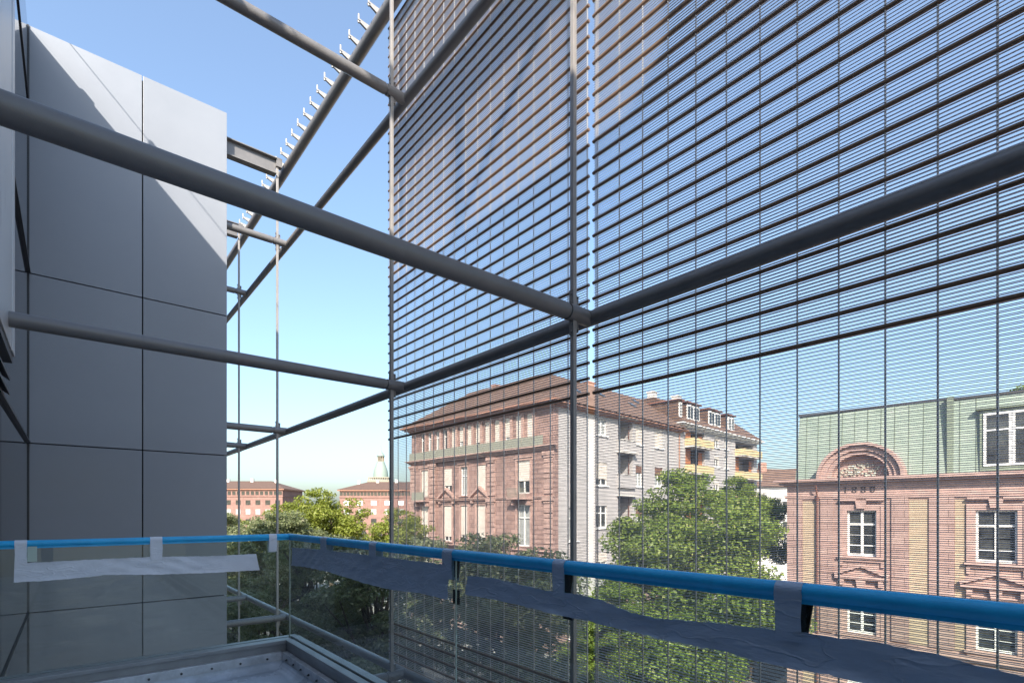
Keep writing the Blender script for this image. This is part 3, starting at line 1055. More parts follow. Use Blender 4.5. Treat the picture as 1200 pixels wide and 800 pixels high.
for r_, (z0, z1) in enumerate(rows):
    window(ch, PM, S(4.45), S(2.79), z0, z1, PJ, shutter=(0.62, 0.0, 0.4, 0)[r_], surround="pink_trim", pane="pane_curtain" if r_ == 1 else "pane_dark")
    for ci, c in enumerate((15.5, 12.7, 10.0)):
        w_ = 0.58 if c == 12.7 else 0.7
        sh = ((.62, 0, .97), (.86, .80, .84), (.5, .9, .2), (0, 0, 0))[r_][ci]
        window(ch, PM, S(c + w_), S(c - w_), z0, z1, 0, shutter=sh, surround="pink_trim" if r_ != 0 or ci == 1 else None, sill="pink_trim",
               pane="pane_curtain" if (r_, ci) == (0, 1) else "pane_dark")
    window(ch, PM, S(20.1), S(18.7), z0, z1, PJ, shutter=(.97, .92, .4, 0)[r_], surround="pink_trim")
    for (p, q) in ((0.02, 0.95), (S(18.45) + 0.06, S(17.42)), (S(8.58), S(7.5)), (S(1.0), LP - 0.02)):
        b = MB(PM)                                # rusticated piers: one block per course
        z = z0 - 0.1
        while z < z1 + 0.25:
            b.box(p, q, PJ - 0.11, PJ + 0.02, z, z + 0.40); z += 0.46
        b.build("rusticated_pier", M["pink_trim"], ch)
    if r_ in (0, 1):
        for a_ in (S(17.9), S(8.05), S(0.5), 0.5):
            b = MB(PM)
            b.box(a_ - 0.62, a_ + 0.62, PJ - 0.26, PJ, z1 + 0.3, z1 + 0.62)
            b.box(a_ - 0.5, a_ + 0.5, PJ - 0.18, PJ, z1 + 0.08, z1 + 0.298)
            b.build("capital", M["pink_trim"], ch)
for c in (15.5, 10.0):                            # gables over the second row
    b = MB(PM)
    b.prism([(S(c) - 1.35, 1.50), (S(c) + 1.35, 1.50), (S(c), 2.45)], -0.05, 0.02)
    for s_ in (-1, 1):
        b.hexa([(S(c) + s_ * 1.5, -0.42, 1.42), (S(c), -0.42, 2.42), (S(c), 0.0, 2.42), (S(c) + s_ * 1.5, 0.0, 1.42)][::s_ * -1],
               [(S(c) + s_ * 1.5, -0.42, 1.62), (S(c), -0.42, 2.66), (S(c), 0.0, 2.66), (S(c) + s_ * 1.5, 0.0, 1.62)][::s_ * -1])
        b.box(S(c) + s_ * 1.2 - 0.16, S(c) + s_ * 1.2 + 0.16, -0.34, 0.0, 0.95, 1.42)
    b.build("gable", M["pink_trim"], ch)
for (c, zb) in ((19.4, 1.42), (3.62, 1.42), (19.4, -3.4)):
    b = MB(PM)
    b.box(S(c) - 1.25, S(c) + 1.25, PJ - 1.0, PJ, zb - 0.24, zb - 0.06)
    for s_ in (-1, 1):
        b.prism([(S(c) + s_ * 0.95 - 0.12, zb - 0.245), (S(c) + s_ * 0.95 + 0.12, zb - 0.245), (S(c) + s_ * 0.95 + 0.12, zb - 0.75), (S(c) + s_ * 0.95 - 0.12, zb - 0.75)], PJ - 0.6, PJ)
    o = b.build("balcony", M["pink_trim"], ch)
    b = MB(PM)
    b.box(S(c) - 1.2, S(c) + 1.2, PJ - 0.97, PJ - 0.94, zb - 0.05, zb + 0.85)
    if c > 10:
        b.build("railing", M["railing_green"], o)
    else:
        b = MB(PM)
        for i in range(16):
            b.box(S(c) - 1.2 + 0.16 * i - 0.012, S(c) - 1.2 + 0.16 * i + 0.012, PJ - 0.97, PJ - 0.94, zb - 0.05, zb + 0.8)
        b.box(S(c) - 1.22, S(c) + 1.22, PJ - 0.98, PJ - 0.93, zb + 0.802, zb + 0.85)
        b.build("railing", M["railing_green"], o)

# pale side with loggias
side_win = [(6.2, 7.7, 7.5, 9.06, 0, .66, "shutter"), (6.05, 7.8, 2.62, 4.85, .72, 0, "shutter"), (6.05, 7.8, -1.5, 0.66, 0, .66, "shutter"), (6.05, 7.8, -6.2, -3.9, .4, 0, "shutter"),
            (12.95, 14.2, 2.75, 4.95, .34, 0, "brown_shutter"), (12.95, 14.2, 7.2, 9.2, .98, 0, "shutter"), (12.95, 14.2, -1.5, .66, .5, 0, "brown_shutter"),
            (16.8, 18.5, 2.85, 5.0, .38, 0, "brown_shutter"), (16.8, 18.5, 7.2, 9.2, .97, 0, "shutter"), (16.8, 18.5, -1.5, 0.66, 0.3, 0, "shutter"),
            (1.9, 3.1, -2.6, 0.45, 0, .66, "shutter"), (1.9, 3.1, -7.2, -4.4, 0, .66, "shutter"), (12.95, 14.2, -6.2, -3.9, .2, 0, "shutter"), (16.8, 18.5, -6.2, -3.9, 0.6, 0, "shutter"),
            (2.0, 3.4, -11.4, -9.0, 0, .7, "shutter"), (6.2, 7.7, -11.4, -9.0, 0, .7, "shutter"), (13, 14.3, -11.4, -9.0, 0, .7, "shutter")]
logg = [(9.7, 12.35, z, z + 2.15) for z in (7.35, 3.85, -0.55, -5.2)]
WALL2 = 22.5
wall(ch, SM, "side_wall", M["cream_render"], 0.05, WALL2, -8.2, 9.4, [w_[:4] for w_ in side_win if w_[2] > -8] + logg, 0.02)
wall(ch, SM, "plinth", M["pink_stone"], 0.05, WALL2, GZ, -8.2, [w_[:4] for w_ in side_win if w_[2] < -8], 0.0)
for (a0, a1, z0, z1, sh, tr, sm) in side_win:
    window(ch, SM, a0, a1, z0, z1, 0.02, shutter=sh, transom=tr, shut_mat=sm, sill="white_frame", pane="pane_curtain" if (z0 + a0) % 2 > 1.2 else "pane_dark")
for (a0, a1, z0, z1) in logg:
    b = MB(SM); b.box(a0, a1, 1.5, 1.54, z0 - 0.1, z1 + 0.1)
    b.quad((a0, 0.26, z0), (a0, 1.5, z0), (a0, 1.5, z1), (a0, 0.26, z1))
    b.quad((a1, 0.26, z0), (a1, 0.26, z1), (a1, 1.5, z1), (a1, 1.5, z0))
    b.quad((a0, 0.26, z1), (a0, 1.5, z1), (a1, 1.5, z1), (a1, 0.26, z1))
    lg = b.build("loggia", M["cream_render"], ch)
    b = MB(SM); b.box(a0 - 0.15, a1 + 0.15, -0.30, 0.015, z0 - 1.35, z0 - 0.02)
    b.build("parapet", M["cream_render"], lg)
    b = MB(SM); b.box(a0 - 0.2, a1 + 0.2, -0.36, 0.012, z0 - 0.018, z0 + 0.06)
    b.build("coping", M["balcony_conc"], lg)
    b = MB(SM); b.box(a0 - 0.3, a1 + 0.3, -0.55, 0.012, z1 + 0.02, z1 + 0.18)
    b.build("canopy", M["balcony_conc"], lg)
    b = MB(SM); b.box(a0 + 0.3, a0 + 1.5, 1.44, 1.498, z0 - 0.05, z1 - 0.1)
    b.build("loggia_door", M["pane_dark"], lg)
    b = MB(SM); b.box(a1 - 0.28, a1 - 0.2, 0.3, 0.36, z0, z1)
    b.build("drainpipe", M["pipe"], lg)
cornice(ch, SM, "side_eaves", M["gutter"], 0.05, WALL2, 9.34, [(0.14, 0.1), (0.14, 0.45), (0.12, 0.75)], 0.02)
b = MB(SM); b.tube((WALL2 - 0.3, -0.08, GZ), (WALL2 - 0.3, -0.08, 9.3), 0.07, 8); b.build("drainpipe", M["gutter"], ch)
roof = roof_frustum(ch, SM, "roof", M["brown_tile"], -0.95 + PJ, WALL2, -0.85, LP + 0.9, 9.82, 14.2, 6.2, 0.0, 6.2, 5.5)
for (x, y, w_, h_) in ((8.5, 16.5, 0.8, 15.3), (14, 7.0, 0.6, 15.0)):
    b = MB(SM); b.box(x - w_, x + w_, y - 0.4, y + 0.4, 13.6, h_); b.box(x - w_ - 0.08, x + w_ + 0.08, y - 0.48, y + 0.48, h_ + 0.003, h_ + 0.13)
    b.build("chimney", M["chimney_brick"], roof)
for (a_, b_) in ((5.5, 1.9), (10.5, 2.6), (15.5, 1.9), (18.5, 3.4)):
    b = MB(SM); zz = 9.82 + (b_ + 0.85) / 6.2 * 4.38
    b.hexa([(a_, b_, zz + 0.02), (a_ + 0.7, b_, zz + 0.02), (a_ + 0.7, b_ + 0.8, zz + 0.58), (a_, b_ + 0.8, zz + 0.58)],
           [(a_, b_, zz + 0.12), (a_ + 0.7, b_, zz + 0.12), (a_ + 0.7, b_ + 0.8, zz + 0.68), (a_, b_ + 0.8, zz + 0.68)])
    b.build("skylight", M["pane_dark"], roof)

# ------------------------------------------------------------------ row house behind it: yellow balconies, dormers
rh = empty("row_house", (*town(32.3 + 22.5 * math.cos(RB - TURN), 32.97 + 22.5 * math.sin(RB - TURN)), GZ), RB, "pale apartment house with yellow balcony awnings and four white dormers", "house")
L2 = 23.6
bl = [(1.1, 6.6), (15.6, 22.6)]
zl = [5.75, 2.45, -0.85, -4.2]
l_ops = [(p + 0.2, q - 0.2, z, z + 2.1) for (p, q) in bl for z in zl] + [(p + 0.2, q - 0.2, 8.85, 9.9) for (p, q) in bl]
w_ops = [(9.2, 10.6, z + 0.2, z + 1.8) for z in zl + [8.3]] + [(12.2, 13.4, z + 0.2, z + 1.8) for z in zl + [8.3]]
wall(rh, SM, "front_wall", M["cream_render"], 0.02, L2, GZ, 10.3, l_ops + w_ops, 0.0)
b = MB(SM); b.quad((L2, 0, GZ), (L2, 11, GZ), (L2, 11, 10.3), (L2, 0, 10.3)); b.build("end_wall", M["cream_render"], rh)
for (a0, a1, z0, z1) in w_ops:
    window(rh, SM, a0, a1, z0, z1, 0.0, cols=2, transom=0, sill="white_frame", shutter=0.35 if (a0 + z0) % 2 > 1 else 0)
k = 0
for (a0, a1, z0, z1) in l_ops:
    b = MB(SM); b.box(a0, a1, 1.5, 1.54, z0 - 0.1, z1 + 0.1)
    for x in (a0, a1):
        b.quad((x, 0.24, z0), (x, 1.5, z0), (x, 1.5, z1), (x, 0.24, z1))
    b.quad((a0, 0.24, z1), (a0, 1.5, z1), (a1, 1.5, z1), (a1, 0.24, z1))
    lg = b.build("loggia", M["cream_render"], rh)
    b = MB(SM)
    for j in range(3):
        b.box(a0 + 0.4 + j * 1.5, a0 + 1.6 + j * 1.5, 1.42, 1.497, z0, z1 - 0.15)
    b.build("loggia_glazing", M["pane_dark"], lg)
    if k % 4 in (0, 2):
        b = MB(SM); b.box(a0 + 0.1, a0 + 1.9, 0.3, 0.34, z0, z1 - 0.05); b.box(a1 - 1.1, a1 - 0.1, 0.3, 0.34, z0 + 0.2, z1 - 0.3)
        b.build("blind", M["orange_blind"], lg)
    k += 1
for (p, q) in bl:
    for z in zl + [8.95]:
        b = MB(SM)
        b.box(p, q, -1.1, -0.02, z - 1.16, z - 1.0)
        o = b.build("balcony", M["balcony_conc"], rh)
        b = MB(SM)
        b.box(p, q, -1.14, -1.105, z - 1.0, z - 0.08)
        b.box(p, p + 0.04, -1.1, -0.02, z - 0.99, z - 0.08)
        b.box(q - 0.04, q, -1.1, -0.02, z - 0.99, z - 0.08)
        b.build("parapet", M["awning"], o)
cornice(rh, SM, "eaves", M["white_frame"], 0.02, L2 + 0.3, 10.2, [(0.12, 0.2), (0.16, 0.5), (0.10, 0.8)], 0.0)
roof2 = roof_frustum(rh, SM, "roof", M["brown_tile"], 0.0, L2 + 0.8, -0.75, 11.5, 10.6, 14.2, 0, 3.5, 4.2, 4.2)
for (p, q) in ((-1.6, 0.4), (2.0, 5.4), (7.8, 11.5), (13.7, 15.9)):
    d = MB(SM)
    if p < 0: p, q = 0.03, 0.9
    d.box(p, q, 0.25, 4.2, 11.0, 13.3)
    o = d.build("dormer", M["brown_tile"], rh)
    d = MB(SM); d.box(p - 0.25, q + 0.25, -0.02, 4.4, 13.303, 13.48); d.build("dormer_roof", M["pipe"], o)
    d = MB(SM)
    nw = 2 if q - p > 1.2 else 1
    d.box(p + 0.1, q - 0.1, 0.20, 0.249, 11.3, 13.15)
    for j in range(nw):
        s_ = (q - p - 0.2) / nw
        d.box(p + 0.1 + s_ * j + 0.02, p + 0.1 + s_ * (j + 1) - 0.02, 0.15, 0.199, 11.35, 13.1)
    w_ = d.build("dormer_window", M["white_frame"], o)
    d = MB(SM)
    for j in range(nw):
        s_ = (q - p - 0.2) / nw
        for h in range(2):
            x0 = p + 0.1 + s_ * j + 0.14 + h * (s_ - 0.2) / 2
            d.box(x0, x0 + (s_ - 0.2) / 2 - 0.12, 0.13, 0.149, 11.5, 12.95)
    d.build("pane", M["pane_dark"], w_)
for (x, y, w_) in ((1.5, 4.6, 0.5), (5.9, 3.6, 0.55)):
    b = MB(SM); b.box(x - w_, x + w_, y - 0.4, y + 0.4, 13.2, 15.1); b.box(x - w_ - 0.1, x + w_ + 0.1, y - 0.5, y + 0.5, 15.103, 15.2)
    b.build("chimney", M["chimney_white"], roof2)

# ------------------------------------------------------------------ old school house with green metal roof
sc = empty("school_house", (*town(33.18, 13.74), GZ), RB, "pink stone school house with arched gable dated 1880 and green metal roof", "school")
QM = facade_map("front", 0.0)
LS = 32.0
srow = [(-2.43, 0.12), (-6.75, -4.42), (-11.3, -8.8)]
wc = [(3.82, 0.70, 2)] + [(9.32 + 5.5 * k, 0.74, 2) for k in range(4)]
s_ops = [(c - w_, c + w_, z0, z1) for (c, w_, n_) in wc for (z0, z1) in srow]
wall(sc, QM, "front_wall", M["school_stone"], 0, LS, GZ, 1.35, s_ops, 0.0, 0.26)
b = MB(QM); b.quad((0, 0, GZ), (0, 14, GZ), (0, 14, 1.98), (0, 0, 1.98)); b.build("end_wall", M["school_stone"], sc)
cornice(sc, QM, "architrave", M["school_trim"], 0, LS, 0.80, [(0.10, 0.10), (0.10, 0.15)])
b = MB(QM); b.box(-0.02, LS, -0.03, 0.05, 1.003, 1.56); b.build("frieze", M["school_trim"], sc)
cornice(sc, QM, "cornice", M["school_trim"], 0, LS, 1.562, [(0.10, 0.16), (0.12, 0.38), (0.14, 0.62)])
for (c, w_, n_) in wc:
    for r_, (z0, z1) in enumerate(srow):
        o = window(sc, QM, c - w_, c + w_, z0, z1, 0.02, cols=2, transom=0.69, bars=2, fw=0.09)
        b = MB(QM)                                # eared stone frame
        b.box(c - w_ - 0.20, c - w_ - 0.004, -0.06, 0.02, z0 - 0.02, z1 + 0.2)
        b.box(c + w_ + 0.004, c + w_ + 0.20, -0.06, 0.02, z0 - 0.02, z1 + 0.2)
        b.box(c - w_ - 0.003, c + w_ + 0.003, -0.06, 0.02, z1 + 0.003, z1 + 0.2)
        b.box(c - w_ - 0.34, c - w_ - 0.203, -0.10, 0.02, z0 - 0.6, z1 + 0.22)
        b.box(c + w_ + 0.203, c + w_ + 0.34, -0.10, 0.02, z0 - 0.6, z1 + 0.22)
        b.box(c - w_ - 0.34, c + w_ + 0.34, -0.10, 0.02, z1 + 0.223, z1 + 0.32)
        if r_ == 0:
            b.box(c - 1.05, c - 0.25, -0.22, 0.02, z1 + 0.50, z1 + 0.62)
            b.box(c + 0.25, c + 1.05, -0.22, 0.02, z1 + 0.50, z1 + 0.62)
            b.prism([(c - 0.2, z1 + 0.1), (c + 0.2, z1 + 0.1), (c + 0.27, z1 + 0.55), (c - 0.27, z1 + 0.55)], -0.20, -0.101)
        b.build("surround", M["school_trim"], o)
        b = MB(QM); b.box(c - w_ - 0.42, c + w_ + 0.42, -0.22, 0.05, z0 - 0.16, z0 - 0.04); b.box(c - w_ - 0.30, c + w_ + 0.30, -0.12, 0.03, z0 - 0.30, z0 - 0.163)
        b.build("sill", M["school_trim"], o)
        if r_ == 1:                               # gable over the second row
            b = MB(QM)
            zb = z1 + 0.78
            b.box(c - w_ - 0.55, c + w_ + 0.55, -0.30, 0.03, zb - 0.06, zb + 0.10)
            for s_ in (-1, 1):
                b.prism([(c + s_ * (w_ + 0.55), zb + 0.102), (c, zb + 0.62), (c, zb + 0.78), (c + s_ * (w_ + 0.60), zb + 0.24)][::s_], -0.28, 0.03)
                b.box(c + s_ * (w_ + 0.22) - 0.11, c + s_ * (w_ + 0.22) + 0.11, -0.22, 0.03, zb - 0.42, zb - 0.062)
            b.prism([(c - 0.17, zb - 0.55), (c + 0.17, zb - 0.55), (c + 0.24, zb - 0.062), (c - 0.24, zb - 0.062)], -0.24, 0.02)
            b.build("gable", M["school_trim"], o)
            b = MB(QM); b.prism([(c - w_ - 0.4, zb + 0.11), (c + w_ + 0.4, zb + 0.11), (c, zb + 0.6)], -0.09, 0.02); b.build("gable_field", M["school_trim"], o)
for (p, q) in ((0.85, 1.52), (5.95, 6.74), (7.80, 8.20), (10.5, 11.0), (12.2, 13.1), (17.2, 18.6), (22.8, 24.0)):
    for (z0, z1) in ((-6.9, 0.68), (-11.4, -7.5)):
        b = MB(QM); b.box(p, q, -0.012, 0.03, z0, z1)
        b.build("brick_field", M["yellow_brick"], sc)
for (p, q) in ((0.0, 0.82), (1.80, 2.44), (5.2, 5.92), (6.78, 7.77)):
    for (z0, z1) in ((-6.9, 0.75), (-11.6, -7.5)):
        b = MB(QM); b.box(p, q, -0.09, 0.03, z0, z1)
        b.build("pilaster", M["school_stone"], sc)
cornice(sc, QM, "string_course", M["school_trim"], 0, LS, -7.4, [(0.16, 0.10), (0.14, 0.24)])
cornice(sc, QM, "plinth", M["school_trim"], 0, LS, GZ, [(0.8, 0.14)])
b = MB(QM)
b.tube((1.66, -0.16, GZ), (1.66, -0.16, 0.62), 0.055, 10)
b.tube((1.66, -0.16, 0.62), (1.66, -0.16, 0.86), 0.06, 10, 0.13)
b.tube((1.66, -0.16, 0.86), (1.66, -0.45, 1.55), 0.05, 8)
for z in (-1.2, -3.6, -6.0, -9.0):
    b.tube((1.66, -0.16, z), (1.66, -0.16, z + 0.07), 0.075, 10)
b.build("drainpipe", M["pipe"], sc)

# arched gable above the cornice, relief in its field
ac, ro, ri, zb = 3.78, 2.06, 1.36, 1.93
b = MB(QM)
n = 28
for (r0, r1, d0) in ((ri, ri + 0.24, -0.30), (ri + 0.243, ro - 0.16, -0.42), (ro - 0.157, ro, -0.62)):
    for i in range(n):
        a0, a1 = math.pi * i / n, math.pi * (i + 1) / n
        P = lambda r, a: (ac + r * math.cos(a), zb + 0.93 * r * math.sin(a))
        (x0, z0), (x1, z1), (x2, z2), (x3, z3) = P(r0, a0), P(r1, a0), P(r1, a1), P(r0, a1)
        b.prism([(x0, z0), (x1, z1), (x2, z2), (x3, z3)], d0, 0.5)
arch = b.build("arched_gable", M["school_trim"], sc)
b = MB(QM)
pts = [(ac + ri * math.cos(math.pi * i / n), zb + 0.93 * ri * math.sin(math.pi * i / n)) for i in range(n + 1)]
b.prism(pts, 0.25, 0.49); b.build("field", M["school_trim"], arch)
rnd = random.Random(11)
b = MB(QM)                                        # carved foliage and shields, weathered beyond reading
for i in range(150):
    a_ = rnd.uniform(0.12, math.pi - 0.12)
    r_ = ri * math.sqrt(rnd.uniform(0.02, 0.72))
    x, z = ac + r_ * math.cos(a_) * 0.98, zb + 0.05 + 0.66 * r_ * math.sin(a_)
    s_ = rnd.uniform(0.03, 0.075)
    b.lathe([(0.0, -s_), (s_ * 0.8, -s_ * 0.5), (s_, 0), (s_ * 0.8, s_ * 0.5), (0.0, s_)], (x, 0.24 - s_ * 0.3, z), 6)
b.build("relief", M["relief_stone"], arch, smooth=True)
# the year
for i, chx in enumerate("1880"):
    cu = bpy.data.curves.new("year_digit", 'FONT')
    cu.body = chx
    cu.size = 0.52
    cu.extrude = 0.02
    cu.align_x = 'CENTER'
    tmp = bpy.data.objects.new("year_digit_curve", cu)
    col.objects.link(tmp)
    dg = bpy.context.evaluated_depsgraph_get()
    me = bpy.data.meshes.new_from_object(tmp.evaluated_get(dg))
    col.objects.unlink(tmp)
    bpy.data.objects.remove(tmp)
    me.materials.clear(); me.materials.append(M["letter_dark"])
    o = bpy.data.objects.new("year_digit", me); col.objects.link(o); o.parent = sc
    # text lies in its XY plane: x -> a (-y of the house), y -> up, normal -> outward (-x of the house)
    o.matrix_local = Matrix(((0, 0, -1, -0.055), (-1, 0, 0, -(3.06 + 0.43 * i)), (0, 1, 0, 1.10 - GZ), (0, 0, 0, 1)))

# roof: steep green front, flatter back; the right part stands further forward with a window band
b = MB(QM)
b.hexa([(0.35, 0.30, 1.9), (7.46, 0.30, 1.9), (7.46, 13.6, 1.9), (0.35, 13.6, 1.9)], [(0.5, 0.62, 5.86), (7.46, 0.62, 5.86), (7.46, 12.0, 5.86), (0.5, 12.0, 5.86)])
b.hexa([(0.5, 0.62, 5.863), (7.46, 0.62, 5.863), (7.46, 12.0, 5.863), (0.5, 12.0, 5.863)], [(1.2, 5.5, 6.6), (7.46, 5.5, 6.6), (7.46, 7.0, 6.6), (1.2, 7.0, 6.6)])
b.hexa([(7.72, 0.22, 1.9), (LS, 0.22, 1.9), (LS, 13.6, 1.9), (7.72, 13.6, 1.9)], [(7.72, 0.42, 5.76), (LS, 0.42, 5.76), (LS, 12.0, 5.76), (7.72, 12.0, 5.76)])
rf = b.build("roof", M["copper_roof"], sc)
b = MB(QM)
b.box(7.462, 7.718, 0.24, 12, 1.9, 5.88)
b.build("roof_seam_wall", M["copper_plain"], rf)
b = MB(QM)
b.box(0.45, 7.46, 0.54, 0.72, 5.80, 5.91); b.box(7.73, LS, 0.33, 0.55, 5.70, 5.81)
b.build("ridge_capping", M["steel_dark"], rf)
b = MB(QM)                                        # standing seams
x = 0.9
while x < 7.4:
    b.hexa([(x, 0.28, 1.95), (x + 0.03, 0.28, 1.95), (x + 0.03, 0.34, 1.95), (x, 0.34, 1.95)], [(x, 0.59, 5.8), (x + 0.03, 0.59, 5.8), (x + 0.03, 0.65, 5.8), (x, 0.65, 5.8)]); x += 0.62
x = 7.95
while x < LS:
    if not (8.7 < x < 14.2):
        b.hexa([(x, 0.20, 1.95), (x + 0.03, 0.20, 1.95), (x + 0.03, 0.26, 1.95), (x, 0.26, 1.95)], [(x, 0.39, 5.7), (x + 0.03, 0.39, 5.7), (x + 0.03, 0.45, 5.7), (x, 0.45, 5.7)])
    x += 0.62
b.build("standing_seam", M["copper_plain"], rf)
b = MB(QM); b.box(8.72, 14.1, 0.17, 0.7, 2.0, 5.0); dm = b.build("dormer", M["copper_plain"], sc)
b = MB(QM); b.box(8.6, 14.25, 0.0, 1.0, 5.003, 5.10); b.build("dormer_roof", M["copper_plain"], dm)
for i in range(5):
    x0 = 8.86 + i * 1.02
    f = MB(QM)
    f.box(x0, x0 + 0.10, 0.11, 0.168, 2.25, 4.85); f.box(x0 + 0.9, x0 + 1.0, 0.11, 0.168, 2.25, 4.85)
    f.box(x0 + 0.1, x0 + 0.9, 0.11, 0.168, 4.72, 4.85); f.box(x0 + 0.1, x0 + 0.9, 0.11, 0.168, 2.25, 2.37); f.box(x0 + 0.1, x0 + 0.9, 0.112, 0.166, 3.92, 4.02)
    o = f.build("dormer_window", M["white_frame"], dm)
    f = MB(QM); f.box(x0 + 0.1, x0 + 0.9, 0.14, 0.16, 2.37, 4.72); f.build("pane", M["pane_dark"], o)

# ------------------------------------------------------------------ far away: two long red houses, the church, a small house
CR = -TH                                          # these fronts lie square to the view


def cam_pt(x, d):
    return (x * math.cos(TH) + d * math.sin(TH), -x * math.sin(TH) + d * math.cos(TH), GZ)


def far_house(label, x0, x1, d, depth, eave, ridge, win_rows, n, arches=False, hip=9.0):
    root = empty("far_house", cam_pt(x0, d), CR, label, "house")
    L = x1 - x0
    b = MB(); b.box(0, L, 0, depth, 0, eave - GZ); b.build("wall", M["far_stone"], root)
    b = MB(); b.box(-0.7, L + 0.7, -0.7, depth + 0.7, eave - GZ + 0.01, eave - GZ + 0.4); b.build("eaves", M["gutter"], root)
    b = MB(); b.box(-0.25, L + 0.25, -0.25, depth, eave - GZ - 2.5, eave - GZ - 2.2); b.build("string_course", M["far_stone"], root)
    rt = roof_frustum(root, Matrix.Identity(4), "roof", M["far_tile"], -0.9, L + 0.9, -0.9, depth + 0.9, eave - GZ + 0.41, ridge - GZ, hip, hip, depth / 2 + 0.7, depth / 2 + 0.7)
    rnd = random.Random(int(L))
    for i in range(6):
        x = L * (i + 0.6) / 6.3
        b = MB(); b.box(x, x + 1.0, depth * 0.42, depth * 0.42 + 0.9, ridge - GZ - 1.2, ridge - GZ + rnd.uniform(0.3, 1.0)); b.build("chimney", M["chimney_white"], rt)
    first = {}
    for (zc, h, w_, k, mname) in win_rows:
        for i in range(k):
            x = (i + 0.5) * L / k
            key = (h, w_, mname)
            if key not in first:
                f = MB(); f.box(-w_ / 2, w_ / 2, -0.06, 0.02, -h / 2, h / 2)
                for s_ in ((-w_ / 2 - 0.12, -w_ / 2), (w_ / 2, w_ / 2 + 0.12), (-0.06, 0.06)):
                    f.box(s_[0], s_[1], -0.10, -0.061, -h / 2, h / 2)
                o = f.build("window", M[mname], root); first[key] = o
            else:
                o = first[key].copy(); col.objects.link(o)
            o.location = (x, 0, zc - GZ)
    if arches:
        for i in range(8):
            x = (i + 0.5) * L / 8
            b = MB(); pts = [(x - 1.5, GZ * 0 + 0.2), (x + 1.5, 0.2)] + [(x + 1.5 * math.cos(math.pi * t / 8), 4.6 + 1.5 * math.sin(math.pi * t / 8)) for t in range(9)]
            b.prism(pts, -0.05, 0.02); b.build("arch", M["pane_dark"], root)
        b = MB(); b.box(-0.2, L + 0.2, -0.35, 0.1, 6.5, 6.9); b.build("arcade_cornice", M["far_stone"], root)
    return root


far_house("long red stone house far off on the left with a shaded gable side", -141, -83.6, 190, 18, 8.2, 11.9,
          [(7.0, 1.3, 0.9, 34, "pane_dark"), (3.6, 1.7, 1.5, 16, "pane_dark"), (0.2, 1.9, 1.5, 16, "pane_curtain"), (-3.4, 1.9, 1.5, 16, "pane_dark")], 16)
far_house("red stone house far off with an arcade, below the church dome", -62.8, -18, 190, 18, 7.8, 11.6,
          [(6.7, 1.2, 0.75, 36, "pane_dark"), (3.4, 1.6, 1.7, 9, "white_frame"), (0.2, 2.0, 1.7, 9, "pane_curtain"), (-3.3, 2.0, 1.7, 9, "pane_dark")], 12, arches=True)

cb_ = empty("church_tower", cam_pt(-75.5, 300), CR, "cream church tower with copper dome and lantern behind the far red house", "church tower")
b = MB(); b.box(-5.5, 5.5, -5.5, 5.5, 0, 29.6); b.build("tower", M["church_stone"], cb_)
b = MB(); b.box(-6.2, 6.2, -6.2, 6.2, 29.61, 30.6); b.build("cornice", M["church_stone"], cb_)
b = MB()
for i in range(12):
    for s_ in (-5.7, 5.7):
        b.box(-5.7 + i, -5.3 + i, s_ - 0.2, s_ + 0.2, 30.61, 32.0)
b.box(-5.9, 5.9, -5.9, 5.9, 32.01, 32.4)
b.build("balustrade", M["church_stone"], cb_)
b = MB(); b.lathe([(4.2, 32.4), (4.2, 34.4), (3.9, 36.5), (3.2, 38.6), (2.5, 40.4), (2.1, 41.6), (0, 41.61)], (0, 0, 0), 16); b.build("dome", M["church_copper"], cb_, smooth=True)
b = MB()
for i in range(8):
    a_ = i * math.pi / 4
    b.tube((1.7 * math.cos(a_), 1.7 * math.sin(a_), 41.6), (1.7 * math.cos(a_), 1.7 * math.sin(a_), 44.6), 0.3, 8)
b.lathe([(0.8, 41.6), (0.8, 44.6)], (0, 0, 0), 8)
b.build("lantern", M["church_stone"], cb_)
b = MB(); b.lathe([(2.3, 44.61), (2.3, 44.9), (1.7, 46), (0.7, 47.2), (0.25, 48.2), (0.15, 51), (0, 51.2)], (0, 0, 0), 12); b.build("lantern_cap", M["church_copper"], cb_, smooth=True)

hs = empty("small_house", cam_pt(46.0, 92), CR, "small white house with red roof glimpsed between tree and school", "house")
b = MB(); b.box(-7, 7, 0, 9, 0, 17.0); b.build("wall", M["chimney_white"], hs)
b = MB(); b.hexa([(-7.5, -0.6, 17.01), (7.5, -0.6, 17.01), (7.5, 9.6, 17.01), (-7.5, 9.6, 17.01)], [(-7.5, 4.4, 20.5), (7.5, 4.4, 20.5), (7.5, 4.6, 20.5), (-7.5, 4.6, 20.5)])
r3 = b.build("roof", M["brown_tile"], hs)
b = MB(); b.box(-0.6, 0.6, 3.4, 4.4, 19, 21.6); b.build("chimney", M["chimney_brick"], r3)
for i in range(5):
    for j in range(3):
        f = MB(); f.box(-6 + 2.6 * i, -4.9 + 2.6 * i, -0.06, 0.02, 5.5 + 3.6 * j, 7.2 + 3.6 * j); f.build("window", M["pane_dark"], hs)

